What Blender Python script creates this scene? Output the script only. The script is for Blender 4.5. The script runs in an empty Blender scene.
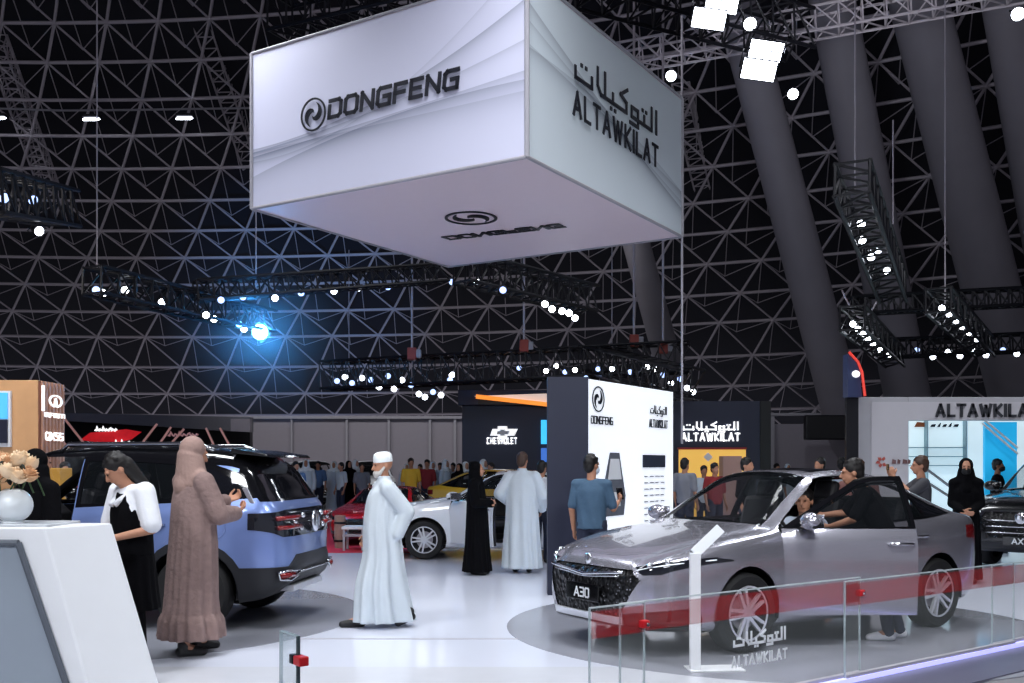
import bpy, bmesh, math, random
from mathutils import Vector, Matrix
random.seed(7)
SC = bpy.context.scene
C = SC.collection
PI = math.pi
F, CX, HY, CH = 1000.0, 512.0, 466.0, 1.55      # focal length in pixels, centre column, horizon row, eye height

def P(px, py, Y):
    return Vector(((px - CX) / F * Y, Y, CH + (HY - py) / F * Y))
def G(px, py, z=0.0):
    Y = (CH - z) * F / (py - HY)
    return Vector(((px - CX) / F * Y, Y, z))

# ------------------------------------------------------------------ materials
def lin(c):
    c = c / 255.0
    return c / 12.92 if c <= 0.04045 else ((c + 0.055) / 1.055) ** 2.4
def rgb(*c):
    return (lin(c[0]), lin(c[1]), lin(c[2]), 1.0)
MATS = {}
def mat(name, col, rough=0.5, metal=0.0, emit=None, es=0.0, coat=0.0, trans=0.0, alpha=1.0,
        noise=0.08, nscale=6.0, bump=0.0, bscale=40.0, ior=1.45, back=None, flake=0.0, sheen=0.0, spec=None):
    if name in MATS: return MATS[name]
    m = bpy.data.materials.new(name); m.use_nodes = True
    nt = m.node_tree; b = nt.nodes['Principled BSDF']; L = nt.links.new
    b.inputs['Base Color'].default_value = rgb(*col)
    b.inputs['Roughness'].default_value = rough
    b.inputs['Metallic'].default_value = metal
    b.inputs['IOR'].default_value = ior
    b.inputs['Coat Weight'].default_value = coat
    b.inputs['Coat Roughness'].default_value = 0.04
    b.inputs['Transmission Weight'].default_value = trans
    b.inputs['Alpha'].default_value = alpha
    if spec is not None: b.inputs['Specular IOR Level'].default_value = spec
    if sheen: b.inputs['Sheen Weight'].default_value = sheen
    tc = nt.nodes.new('ShaderNodeTexCoord')
    if emit is not None:
        b.inputs['Emission Color'].default_value = rgb(*emit); b.inputs['Emission Strength'].default_value = es
    src = None
    if noise > 0:
        n = nt.nodes.new('ShaderNodeTexNoise'); n.inputs['Scale'].default_value = nscale; n.inputs['Detail'].default_value = 4
        L(tc.outputs['Object'], n.inputs['Vector'])
        mx = nt.nodes.new('ShaderNodeMix'); mx.data_type = 'RGBA'
        c = rgb(*col)
        mx.inputs[6].default_value = tuple(x * (1 - noise) for x in c[:3]) + (1,)
        mx.inputs[7].default_value = tuple(min(1, x * (1 + noise)) for x in c[:3]) + (1,)
        L(n.outputs['Fac'], mx.inputs[0]); L(mx.outputs[2], b.inputs['Base Color']); src = mx.outputs[2]
    if back is not None:
        g = nt.nodes.new('ShaderNodeNewGeometry'); mx2 = nt.nodes.new('ShaderNodeMix'); mx2.data_type = 'RGBA'
        L(g.outputs['Backfacing'], mx2.inputs[0])
        if src: L(src, mx2.inputs[6])
        else: mx2.inputs[6].default_value = rgb(*col)
        mx2.inputs[7].default_value = rgb(*back); L(mx2.outputs[2], b.inputs['Base Color'])
        mm = nt.nodes.new('ShaderNodeMath'); mm.operation = 'MULTIPLY_ADD'
        L(g.outputs['Backfacing'], mm.inputs[0]); mm.inputs[1].default_value = -metal; mm.inputs[2].default_value = metal
        L(mm.outputs[0], b.inputs['Metallic'])
    if bump > 0:
        n2 = nt.nodes.new('ShaderNodeTexNoise'); n2.inputs['Scale'].default_value = bscale; n2.inputs['Detail'].default_value = 3
        L(tc.outputs['Object'], n2.inputs['Vector'])
        bp = nt.nodes.new('ShaderNodeBump'); bp.inputs['Strength'].default_value = bump; bp.inputs['Distance'].default_value = 0.02
        L(n2.outputs['Fac'], bp.inputs['Height']); L(bp.outputs['Normal'], b.inputs['Normal'])
    MATS[name] = m
    return m

# ------------------------------------------------------------------ mesh builder
class MB:
    def __init__(s): s.v = []; s.f = []
    def add(s, vs, fs):
        o = len(s.v); s.v += [Vector(v) for v in vs]; s.f += [tuple(i + o for i in f) for f in fs]; return s
    def box(s, c, d, R=None):
        c = Vector(c); hx, hy, hz = d[0] / 2, d[1] / 2, d[2] / 2
        vs = [Vector((x, y, z)) for x in (-hx, hx) for y in (-hy, hy) for z in (-hz, hz)]
        if R is not None: vs = [R @ v for v in vs]
        return s.add([c + v for v in vs], [(0, 1, 3, 2), (4, 6, 7, 5), (0, 4, 5, 1), (2, 3, 7, 6), (0, 2, 6, 4), (1, 5, 7, 3)])
    def span(s, a, b):
        a, b = Vector(a), Vector(b)
        return s.box((a + b) / 2, (abs(b.x - a.x), abs(b.y - a.y), abs(b.z - a.z)))
    def loft(s, rings, cap=True, closed=True):
        n = len(rings[0]); vs = [p for r in rings for p in r]; fs = []
        for i in range(len(rings) - 1):
            for j in range(n if closed else n - 1):
                k = (j + 1) % n
                fs.append((i * n + j, i * n + k, (i + 1) * n + k, (i + 1) * n + j))
        if cap and closed:
            fs.append(tuple(reversed(range(n)))); fs.append(tuple((len(rings) - 1) * n + j for j in range(n)))
        return s.add(vs, fs)
    def cyl(s, a, b, r0, r1=None, n=12, cap=True):
        a, b = Vector(a), Vector(b); r1 = r0 if r1 is None else r1
        d = (b - a).normalized(); u = d.orthogonal().normalized(); w = d.cross(u)
        ring = lambda c, r: [c + (u * math.cos(2 * PI * i / n) + w * math.sin(2 * PI * i / n)) * r for i in range(n)]
        return s.loft([ring(a, r0), ring(b, r1)], cap)
    def tube(s, pts, r, n=8, cap=True):
        pts = [Vector(p) for p in pts]; rings = []; u = None
        rs = r if isinstance(r, (list, tuple)) else [r] * len(pts)
        for i, p in enumerate(pts):
            d = (pts[min(i + 1, len(pts) - 1)] - pts[max(i - 1, 0)]).normalized()
            u = d.orthogonal().normalized() if u is None else (u - d * u.dot(d)).normalized()
            w = d.cross(u)
            rings.append([p + (u * math.cos(2 * PI * j / n) + w * math.sin(2 * PI * j / n)) * rs[i] for j in range(n)])
        return s.loft(rings, cap)
    def capsule(s, a, b, r0, r1, n=12):
        a, b = Vector(a), Vector(b); d = b - a
        if d.length < 1e-6: d = Vector((0, 0, 1e-4)); b = a + d
        d.normalize(); u = d.orthogonal().normalized(); w = d.cross(u); rings = []
        def ring(c, r): return [c + (u * math.cos(2 * PI * i / n) + w * math.sin(2 * PI * i / n)) * r for i in range(n)]
        for k in range(5): t = -PI / 2 + PI / 2 * (k + .15) / 5; rings.append(ring(a + d * math.sin(t) * r0, math.cos(t) * r0))
        rings.append(ring(a, r0)); rings.append(ring(b, r1))
        for k in range(5): t = PI / 2 * (k + .85) / 5; rings.append(ring(b + d * math.sin(t) * r1, math.cos(t) * r1))
        return s.loft(rings)
    def chain(s, pts, rs):
        for i in range(len(pts) - 1): s.capsule(pts[i], pts[i + 1], rs[i], rs[i + 1])
        return s
    def ball(s, c, r, n=16, R=None):
        c = Vector(c); r = (r, r, r) if isinstance(r, (int, float)) else r; rings = []
        for i in range(1, n // 2 + 1):
            t = PI * (i - .5) / (n // 2) ; ring = []
            for j in range(n):
                v = Vector((r[0] * math.sin(t) * math.cos(2 * PI * j / n), r[1] * math.sin(t) * math.sin(2 * PI * j / n), r[2] * -math.cos(t)))
                ring.append(c + (R @ v if R is not None else v))
            rings.append(ring)
        return s.loft(rings)
    def lathe(s, prof, c=(0, 0, 0), axis='z', n=32, cap=False):
        c = Vector(c); rings = []
        for r, h in prof:
            ring = []
            for j in range(n):
                a, b = r * math.cos(2 * PI * j / n), r * math.sin(2 * PI * j / n)
                ring.append(c + (Vector((a, b, h)) if axis == 'z' else Vector((b, h, a)) if axis == 'y' else Vector((h, a, b))))
            rings.append(ring)
        return s.loft(rings, cap)
    def prism(s, poly, d, M=None):
        """2D polygon (x, z) extruded from y=0 to y=d, placed by matrix M."""
        n = len(poly); vs = [Vector((p[0], 0, p[1])) for p in poly] + [Vector((p[0], d, p[1])) for p in poly]
        if M is not None: vs = [M @ v for v in vs]
        fs = [tuple(range(n)), tuple(reversed(range(n, 2 * n)))] + [(i, i + n, (i + 1) % n + n, (i + 1) % n) for i in range(n)]
        return s.add(vs, fs)
    def bm(s):
        b = bmesh.new(); vs = [b.verts.new(v) for v in s.v]
        for f in s.f:
            try: b.faces.new([vs[i] for i in f])
            except ValueError: pass
        return b
    def build(s, name, m=None, parent=None, smooth=None, bevel=0.0, sub=0, remesh=0.0, sm=0, seg=2):
        b = s.bm(); bmesh.ops.recalc_face_normals(b, faces=b.faces[:])
        return obj(name, b, m, parent, smooth, bevel, sub, remesh, sm, seg)

def finish(o, m, parent):
    if m is not None: o.data.materials.append(m)
    if parent is not None: o.parent = parent
    return o
def obj(name, b, m=None, parent=None, smooth=None, bevel=0.0, sub=0, remesh=0.0, sm=0, seg=2):
    me = bpy.data.meshes.new(name); b.to_mesh(me); b.free()
    o = bpy.data.objects.new(name, me); C.objects.link(o)
    if bevel or sub or remesh:
        if remesh:
            md = o.modifiers.new('r', 'REMESH'); md.mode = 'VOXEL'; md.voxel_size = remesh; md.use_smooth_shade = True
            if sm: md = o.modifiers.new('s', 'SMOOTH'); md.iterations = sm; md.factor = .5
        if bevel:
            md = o.modifiers.new('b', 'BEVEL'); md.width = bevel; md.segments = seg; md.limit_method = 'ANGLE'
        if sub:
            md = o.modifiers.new('u', 'SUBSURF'); md.levels = md.render_levels = sub
        dg = bpy.context.evaluated_depsgraph_get()
        me2 = bpy.data.meshes.new_from_object(o.evaluated_get(dg)); o.modifiers.clear(); o.data = me2
        bpy.data.meshes.remove(me); me = me2; me.name = name; me.materials.clear()
    if smooth is None: smooth = bool(sub or remesh)
    if smooth is True or smooth == 1: me.polygons.foreach_set('use_smooth', [True] * len(me.polygons))
    elif smooth:            # angle in degrees
        me.polygons.foreach_set('use_smooth', [True] * len(me.polygons)); me.set_sharp_from_angle(angle=math.radians(smooth))
    return finish(o, m, parent)

def tag(o, label=None, cat=None, group=None, kind=None):
    if label: o['label'] = label
    if cat: o['category'] = cat
    if group: o['group'] = group
    if kind: o['kind'] = kind
    return o
def thing(name, label, cat, loc=(0, 0, 0), rz=0.0, group=None, scale=1.0):
    o = bpy.data.objects.new(name, None); C.objects.link(o); o.empty_display_size = .1
    o.location = loc; o.rotation_euler = (0, 0, rz); o.scale = (scale,) * 3
    return tag(o, label, cat, group)
def struct(o): o['kind'] = 'structure'; return o
def dup(root, loc=None, rot=None, label=None, group=None, lens=None):
    r = root.copy(); C.objects.link(r)
    if loc is not None: r.location = loc
    if rot is not None: r.rotation_euler = rot
    if label: r['label'] = label
    if group: r['group'] = group
    for ch in list(root.children):
        c = ch.copy(); C.objects.link(c); c.parent = r
        for g in list(ch.children):
            d = g.copy(); C.objects.link(d); d.parent = c
    return r
ORD = ['first', 'second', 'third', 'fourth', 'fifth', 'sixth', 'seventh', 'eighth', 'ninth', 'tenth', 'eleventh', 'twelfth',
       'thirteenth', 'fourteenth', 'fifteenth', 'sixteenth', 'seventeenth', 'eighteenth', 'nineteenth', 'twentieth']
def pchip(pts):
    pts = sorted(pts); X = [p[0] for p in pts]; Yv = [p[1] for p in pts]; n = len(X)
    h = [X[i + 1] - X[i] for i in range(n - 1)]; d = [(Yv[i + 1] - Yv[i]) / h[i] for i in range(n - 1)]
    m = [0.0] * n; m[0] = d[0]; m[-1] = d[-1]
    for i in range(1, n - 1):
        if d[i - 1] * d[i] > 0:
            w1, w2 = 2 * h[i] + h[i - 1], h[i] + 2 * h[i - 1]; m[i] = (w1 + w2) / (w1 / d[i - 1] + w2 / d[i])
    def f(x):
        if x <= X[0]: return Yv[0]
        if x >= X[-1]: return Yv[-1]
        i = max(k for k in range(n - 1) if X[k] <= x); t = (x - X[i]) / h[i]
        return (Yv[i] * (1 + 2 * t) * (1 - t) ** 2 + h[i] * m[i] * t * (1 - t) ** 2 + Yv[i + 1] * t * t * (3 - 2 * t) + h[i] * m[i + 1] * t * t * (t - 1))
    return f

# ------------------------------------------------------------------ lettering (drawn strokes on a 0..w by 0..1 grid)
GL = {
 'A': (.9, [[(0, 0), (.45, 1), (.9, 0)], [(.2, .3), (.7, .3)]]), 'B': (.8, [[(0, 0), (0, 1), (.7, 1), (.75, .55), (.8, .5), (.8, 0), (0, 0)], [(0, .5), (.75, .5)]]),
 'C': (.8, [[(.8, 1), (.12, 1), (0, .88), (0, .12), (.12, 0), (.8, 0)]]), 'D': (.85, [[(.0, 1), (.7, 1), (.85, .85), (.85, .15), (.7, 0), (0, 0), (0, .7)]]),
 'E': (.75, [[(.75, 1), (0, 1), (0, 0), (.75, 0)], [(0, .5), (.65, .5)]]), 'F': (.75, [[(.75, 1), (0, 1), (0, 0)], [(0, .5), (.65, .5)]]),
 'G': (.85, [[(.85, 1), (.15, 1), (0, .85), (0, .15), (.15, 0), (.85, 0), (.85, .5), (.45, .5)]]), 'H': (.8, [[(0, 0), (0, 1)], [(.8, 0), (.8, 1)], [(0, .5), (.8, .5)]]),
 'I': (0, [[(0, 0), (0, 1)]]), 'K': (.75, [[(0, 0), (0, 1)], [(.72, 1), (.08, .5), (.75, 0)]]), 'L': (.65, [[(0, 1), (0, 0), (.65, 0)]]),
 'N': (.8, [[(0, 0), (0, 1), (.8, 0), (.8, 1)]]), 'O': (.85, [[(.15, 0), (.7, 0), (.85, .15), (.85, .85), (.7, 1), (.15, 1), (0, .85), (0, .15), (.15, 0)]]),
 'Q': (.85, [[(.15, 0), (.7, 0), (.85, .15), (.85, .85), (.7, 1), (.15, 1), (0, .85), (0, .15), (.15, 0)], [(.55, .3), (.9, -.08)]]),
 'R': (.8, [[(0, 0), (0, 1), (.7, 1), (.8, .9), (.8, .6), (.7, .5), (0, .5)], [(.45, .5), (.8, 0)]]), 'T': (.8, [[(0, 1), (.8, 1)], [(.4, 1), (.4, 0)]]),
 'V': (.85, [[(0, 1), (.42, 0), (.85, 1)]]), 'W': (1.2, [[(0, 1), (.3, 0), (.6, .9), (.9, 0), (1.2, 1)]]), 'X': (.8, [[(0, 0), (.8, 1)], [(0, 1), (.8, 0)]]),
 'J': (.6, [[(.6, 1), (.6, .12), (.48, 0), (.1, 0), (0, .15)]]), 'U': (.8, [[(0, 1), (0, .15), (.15, 0), (.65, 0), (.8, .15), (.8, 1)]]),
 '3': (.7, [[(0, 1), (.6, 1), (.7, .88), (.7, .6), (.6, .5), (.15, .5)], [(.6, .5), (.7, .4), (.7, .12), (.6, 0), (0, 0)]]),
 '5': (.7, [[(.7, 1), (0, 1), (0, .55), (.55, .55), (.7, .4), (.7, .12), (.55, 0), (0, 0)]]), '0': (.7, [[(.12, 0), (.58, 0), (.7, .12), (.7, .88), (.58, 1), (.12, 1), (0, .88), (0, .12), (.12, 0)]]),
 '7': (.7, [[(0, 1), (.7, 1), (.25, 0)]]),
 ' ': (.4, []),
 'AR': (5.3, [[(0, .4), (0, 0), (.95, 0), (.95, .4)], [(.34, .62), (.36, .62)], [(.6, .62), (.62, .62)], [(1.3, 1), (1.3, .3), (1.5, 0)], [(1.75, 1), (1.75, 0)], [(1.5, 0), (3.15, 0), (3.15, .42), (2.75, .62), (3.2, 1.0)],
     [(2.25, 0), (2.25, .38)], [(2.12, -.28), (2.14, -.28)], [(2.38, -.28), (2.4, -.28)],
     [(3.95, .0), (3.95, .42), (3.5, .42), (3.5, 0), (4.95, 0), (4.95, 1)], [(3.95, 0), (3.95, -.3), (3.4, -.3)], [(4.4, 0), (4.4, .38)], [(4.27, .62), (4.29, .62)], [(4.53, .62), (4.55, .62)], [(5.3, 0), (5.3, 1)]]),
}
def text_mb(txt, size, w, depth, M, gap=.28, sx=1.0, center=True, slant=0.0):
    """Stroke lettering of height `size`; local x along the text, z up, face at y=-depth (M places it)."""
    mb = MB(); toks = [txt] if txt == 'AR' else list(txt)
    tot = sum(GL[t][0] for t in toks) + gap * (len(toks) - 1); x0 = -tot / 2 if center else 0
    for t in toks:
        wd, lines = GL[t]
        for ln in lines:
            for a, b in zip(ln[:-1], ln[1:]):
                a = Vector(((x0 + a[0] + slant * a[1]) * size * sx, 0, a[1] * size)); b = Vector(((x0 + b[0] + slant * b[1]) * size * sx, 0, b[1] * size))
                d = (b - a); d = d.normalized() if d.length > 1e-6 else Vector((1, 0, 0))
                n = Vector((-d.z, 0, d.x)) * w / 2; e = d * w / 2 * .95
                q = [a - e - n, b + e - n, b + e + n, a - e + n]
                mb.prism([(v.x, v.z) for v in q], -depth, M)
        x0 += wd + gap
    return mb
def frame_mat(o, right, up):
    """matrix with x=right, z=up, y=into the surface, at point o"""
    r = Vector(right).normalized(); u = Vector(up); u = (u - r * u.dot(r)).normalized(); y = u.cross(r)
    M = Matrix(((r.x, y.x, u.x), (r.y, y.y, u.y), (r.z, y.z, u.z))).to_4x4(); M.translation = Vector(o); return M
def swallow_logo(R, depth, M, squash=1.0):
    mb = MB(); n = 40
    def strip(pts, ws):
        L, Rr = [], []
        for i, p in enumerate(pts):
            d = (Vector(pts[min(i + 1, len(pts) - 1)]) - Vector(pts[max(i - 1, 0)])).normalized(); nn = Vector((-d.y, d.x))
            L.append(Vector(p) + nn * ws[i] / 2); Rr.append(Vector(p) - nn * ws[i] / 2)
        for i in range(len(pts) - 1):
            mb.prism([tuple(L[i]), tuple(L[i + 1]), tuple(Rr[i + 1]), tuple(Rr[i])], -depth, M)
    ring = [(R * math.cos(2 * PI * i / n), R * squash * math.sin(2 * PI * i / n)) for i in range(n + 1)]
    strip(ring, [R * .12] * (n + 1))
    for s in (0, 1):
        for k, (a0, a1, r0, r1, wm) in enumerate(((250, 60, .78, .1, .34), (215, 95, .62, .36, .16))):
            pts, ws = [], []
            for i in range(19):
                t = i / 18; a = math.radians(a0 + (a1 - a0) * t + 180 * s); r = R * (r0 + (r1 - r0) * t)
                pts.append((r * math.cos(a), r * squash * math.sin(a))); ws.append(R * (.02 + wm * math.sin(PI * min(1, t * 1.05)) ** 1.2))
            strip(pts, ws)
    return mb
# ------------------------------------------------------------------ camera and world
cam = bpy.data.cameras.new('camera'); co = bpy.data.objects.new('camera', cam); C.objects.link(co)
co.location = (0, 0, CH); co.rotation_euler = (PI / 2, 0, 0)
cam.sensor_width = 36; cam.lens = 36 * F / 1024; cam.shift_y = (HY - 341.5) / 1024; cam.clip_end = 400
SC.camera = co
SC.view_settings.view_transform = 'Standard'; SC.view_settings.look = 'None'; SC.view_settings.gamma = 1; SC.view_settings.exposure = 0
SC.view_settings.use_curve_mapping = False
w = bpy.data.worlds.new('world'); SC.world = w; w.use_nodes = True
nt = w.node_tree; bg = nt.nodes['Background']
tcw = nt.nodes.new('ShaderNodeTexCoord'); sp = nt.nodes.new('ShaderNodeSeparateXYZ'); nt.links.new(tcw.outputs['Generated'], sp.inputs[0])
rw = nt.nodes.new('ShaderNodeValToRGB'); nt.links.new(sp.outputs['Z'], rw.inputs[0]); nt.links.new(rw.outputs[0], bg.inputs[0])
e = rw.color_ramp.elements; e[0].position = 0.0; e[0].color = (.5, .5, .58, 1); e[1].position = .45; e[1].color = (.07, .07, .10, 1)
x = rw.color_ramp.elements.new(.16); x.color = (.42, .42, .5, 1)
bg.inputs[1].default_value = .55

# ------------------------------------------------------------------ materials
M_white = mat('white_gloss_floor', (214, 218, 232), .14, noise=.03, nscale=.6, spec=.35)
M_hall = mat('grey_hall_floor', (128, 128, 134), .4, noise=.1, nscale=.8)
M_disc = mat('grey_turntable', (150, 152, 162), .12, noise=.04)
M_strut = mat('painted_steel_strut', (188, 180, 188), .5, noise=.1)
M_shell = mat('dark_roof_shell', (30, 30, 40), .8, noise=.3, nscale=.1)
M_col = mat('grey_column', (140, 136, 144), .6, noise=.1, nscale=1.0)
M_part = mat('grey_partition', (150, 145, 154), .7, noise=.05)
M_post = mat('light_grey_post', (160, 158, 166), .6)
M_navy = mat('navy_wall', (32, 36, 56), .5, noise=.06)
M_black = mat('black_paint', (14, 14, 18), .4)
M_dark = mat('dark_metal', (24, 24, 30), .45, .3)
M_wht = mat('white_panel', (226, 228, 232), .4, noise=.02)
M_ltxt = mat('lit_white_letters', (255, 255, 255), .4, emit=(255, 255, 255), es=.85, noise=0)
M_txt = mat('dark_letters', (26, 28, 40), .4)
M_grey = mat('grey_panel', (150, 150, 156), .5, noise=.03)

# ------------------------------------------------------------------ floor
hall = MB().add([(-60, -6, -.004), (60, -6, -.004), (60, 60, -.004), (-60, 60, -.004)], [(0, 1, 2, 3)]).build('floor', M_hall); struct(hall)
Ed = Vector((2.05, 1.52, 0)).normalized()              # direction of the platform's right-hand edge
E0 = Vector((2.38, 7.14, 0))
def E(t, z=0): return E0 + Ed * t + Vector((0, 0, z))
nE = Vector((Ed.y, -Ed.x, 0))
a, b_ = E(-5.5), E(16)
plat = MB()
pts = [(a.x, a.y), (b_.x, b_.y), (16, 19), (-14, 19), (-14, 7.70), (-4, 3.0)]
plat.add([(p[0], p[1], 0) for p in pts], [tuple(range(len(pts)))])
o = plat.build('trim_1', M_white); struct(o)
ramp = MB().add([(-8, 7.71, .002), tuple(E(.95, .002)), tuple(E(-5.5, .002)), (-4, 3, .002)], [(0, 1, 2, 3)]).build('trim_2', mat('pale_ramp', (206, 208, 216), .25, noise=.03)); struct(ramp)
seam = MB().box((-.6, 8.96, .001), (9, .035, .004)).build('trim_3', M_post); struct(seam)
# glowing edge strip and dark kerb under the right-hand platform edge
kb = MB(); kb.box(E(4, .006) + nE * .32, (24, .5, .02), Matrix.Rotation(math.atan2(Ed.y, Ed.x), 3, 'Z')); o = kb.build('trim_4', mat('dark_kerb', (96, 96, 116), .3)); struct(o)
kb = MB(); kb.box(E(4, .022) + nE * .03, (24, .06, .05), Matrix.Rotation(math.atan2(Ed.y, Ed.x), 3, 'Z')); o = kb.build('trim_5', mat('blue_white_light_strip', (200, 200, 255), .4, emit=(170, 170, 255), es=1.0, noise=0)); struct(o)
# red carpet beyond the white platform, left of centre
cp = MB(); q = [G(300, 553), G(414, 553), G(420, 512), G(326, 512)]
cp.add([(v.x, v.y, .003) for v in q] + [(v.x, v.y, -.003) for v in q], [(0, 1, 2, 3), (7, 6, 5, 4), (0, 4, 5, 1), (1, 5, 6, 2), (2, 6, 7, 3), (3, 7, 4, 0)])
tag(cp.build('red_carpet', mat('red_carpet', (196, 40, 62), .9, noise=.1, nscale=30)), 'red carpet laid beyond the white platform, under the red sports car', 'carpet')

# ------------------------------------------------------------------ the dome: steel space frame in front of a dark shell
DC = Vector((-21, -25, 0)); RS = 150.0; ZC = -math.sqrt(RS * RS - 100 * 100)
def rad(h): return math.sqrt(RS * RS - (h - ZC) ** 2) if h < 37 else 0
def depth_at(h, sx):
    r = rad(h); a = 1 + sx * sx; b = 2 * (-sx * DC.x - DC.y); c = DC.x ** 2 + DC.y ** 2 - r * r
    return (-b + math.sqrt(b * b - 4 * a * c)) / (2 * a)
hs = []
for y in (440, 415, 393.5, 367, 337, 312, 285, 258, 231, 201, 169, 136, 100, 62, 22, -22, -70):
    lo, hi = 0.5, 36
    for _ in range(50):
        mid = (lo + hi) / 2
        if (mid - CH) / depth_at(mid, -.384) < (HY - y) / F: lo = mid
        else: hi = mid
    hs.append(lo)
dth = 2 * PI / 186
def dn(k, j, out=0.0, dh=0.0):
    r = rad(hs[k] + dh) + out; t = (j + (k % 2) * .5) * dth + .01
    return Vector((DC.x + r * math.sin(t), DC.y + r * math.cos(t), hs[k] + dh - out * .35))
J0, J1 = -16, 36
fr = MB(); wb = MB()
def strut(m, a, b, r): m.cyl(a, b, r, n=5, cap=False)
for k in range(len(hs)):
    for j in range(J0, J1):
        a = dn(k, j); strut(fr, a, dn(k, j + 1), .085)
        fr.ball(a, .13, 6)
        if k + 1 < len(hs):
            o1 = j + (k % 2); strut(fr, a, dn(k + 1, o1), .07); strut(fr, a, dn(k + 1, o1 - 1), .05)
            bk = dn(k, j, 2.6) + (dn(k + 1, o1) - a) * .45
            strut(wb, a, bk, .024); strut(wb, dn(k, j + 1), bk, .024); strut(wb, dn(k + 1, o1), bk, .024)
o = fr.build('ceiling', M_strut, smooth=True); struct(o)
o = wb.build('ceiling_webbing', M_strut, smooth=True); o.parent = bpy.data.objects['ceiling']
sh = []
for k in range(len(hs) + 2):
    h = hs[k] if k < len(hs) else hs[-1] + 4 * (k - len(hs) + 1); h = 0 if k == 0 else h; r = rad(h) + 4.5
    sh.append([Vector((DC.x + r * math.sin(j * dth * 2), DC.y + r * math.cos(j * dth * 2), h)) for j in range(-12, 24)])
o = MB().loft(sh, cap=False, closed=False).build('ceiling_shell', M_shell, smooth=True); o.parent = bpy.data.objects['ceiling']
# rib trusses running up the dome, ropes of lights
def lattice(mb, a, b, wd, r, n, up=Vector((0, 0, 1)), four=True):
    a, b = Vector(a), Vector(b); d = (b - a).normalized(); s = d.cross(up).normalized() * wd / 2; u = s.cross(d).normalized() * wd / 2
    cs = [s + u, s - u, -s - u, -s + u] if four else [s, -s]
    for c in cs: mb.cyl(a + c, b + c, r, n=5)
    for i in range(n):
        p, q = a + (b - a) * i / n, a + (b - a) * (i + 1) / n
        for k in range(len(cs)):
            c0, c1 = cs[k], cs[(k + 1) % len(cs)]
            mb.cyl(p + c0, q + c1, r * .6, n=4, cap=False); mb.cyl(p + c0, p + c1, r * .6, n=4, cap=False)
    return mb
for i, (x0, y0, x1, y1, lab) in enumerate(((-4, 40, 52, 195, 'leftmost light lattice mast running up the dome frame'), (195, -4, 252, 165, 'lattice mast running up the dome left of the hanging cube'), (680, 90, 708, 205, 'short lattice mast on the dome right of the hanging cube'))):
    tag(lattice(MB(), P(x0, y0, 46), P(x1, y1, 54), .8, .05, 16).build('lattice_mast', M_strut), lab, 'mast')
for i, (x0, y0, x1, y1, t, lab) in enumerate(((735, 30, 850, 440, 40, 'leaning grey column below the bright floodlights'), (828, 10, 908, 400, 44, 'leaning grey column, second from the left on the right side'), (905, -20, 1005, 345, 54, 'widest leaning grey column, third on the right side'), (618, 205, 668, 362, 27, 'leaning grey column partly behind the hanging white cube'), (1000, 0, 1062, 330, 44, 'leaning grey column cut by the right edge'))):
    Ya_, Yb_ = 33, 45
    ca, cb = P(x0, y0 - 30, Ya_), P(x1, y1, Yb_); q_ = max(1.0, ca.z / (ca.z - cb.z)); ra_, rb_ = t / 2 / F * Ya_, t / 2 / F * Yb_
    tag(MB().cyl(ca, ca.lerp(cb, q_), ra_, ra_ + (rb_ - ra_) * q_, 32).build('column', M_col, smooth=40), lab, 'column', kind='structure')

# ------------------------------------------------------------------ grey partition around the hall
pt = MB(); pt.span(P(200, 419, 45), P(520, 500, 45.2)); pt.span(P(690, 424, 45), P(860, 500, 45.2)); o = pt.build('wall_back', M_part); struct(o)
pp = MB()
for x in (250, 292, 347, 389, 430, 455, 772, 848): pp.span(P(x - 1.4, 416, 44.8), P(x + 1.4, 500, 45))
pp.span(P(195, 416, 44.7), P(520, 419, 45)); pp.span(P(770, 413, 44.7), P(822, 416, 45))
o = pp.build('wall_back_posts', M_post); o.parent = bpy.data.objects['wall_back']
pn = MB(); pn.span(P(806, 415, 40.5), P(850, 440, 40.9)); tag(pn.build('display_screen', M_black, bevel=.05), 'dark blank screen on the grey partition behind the sedan roof', 'screen')
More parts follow.
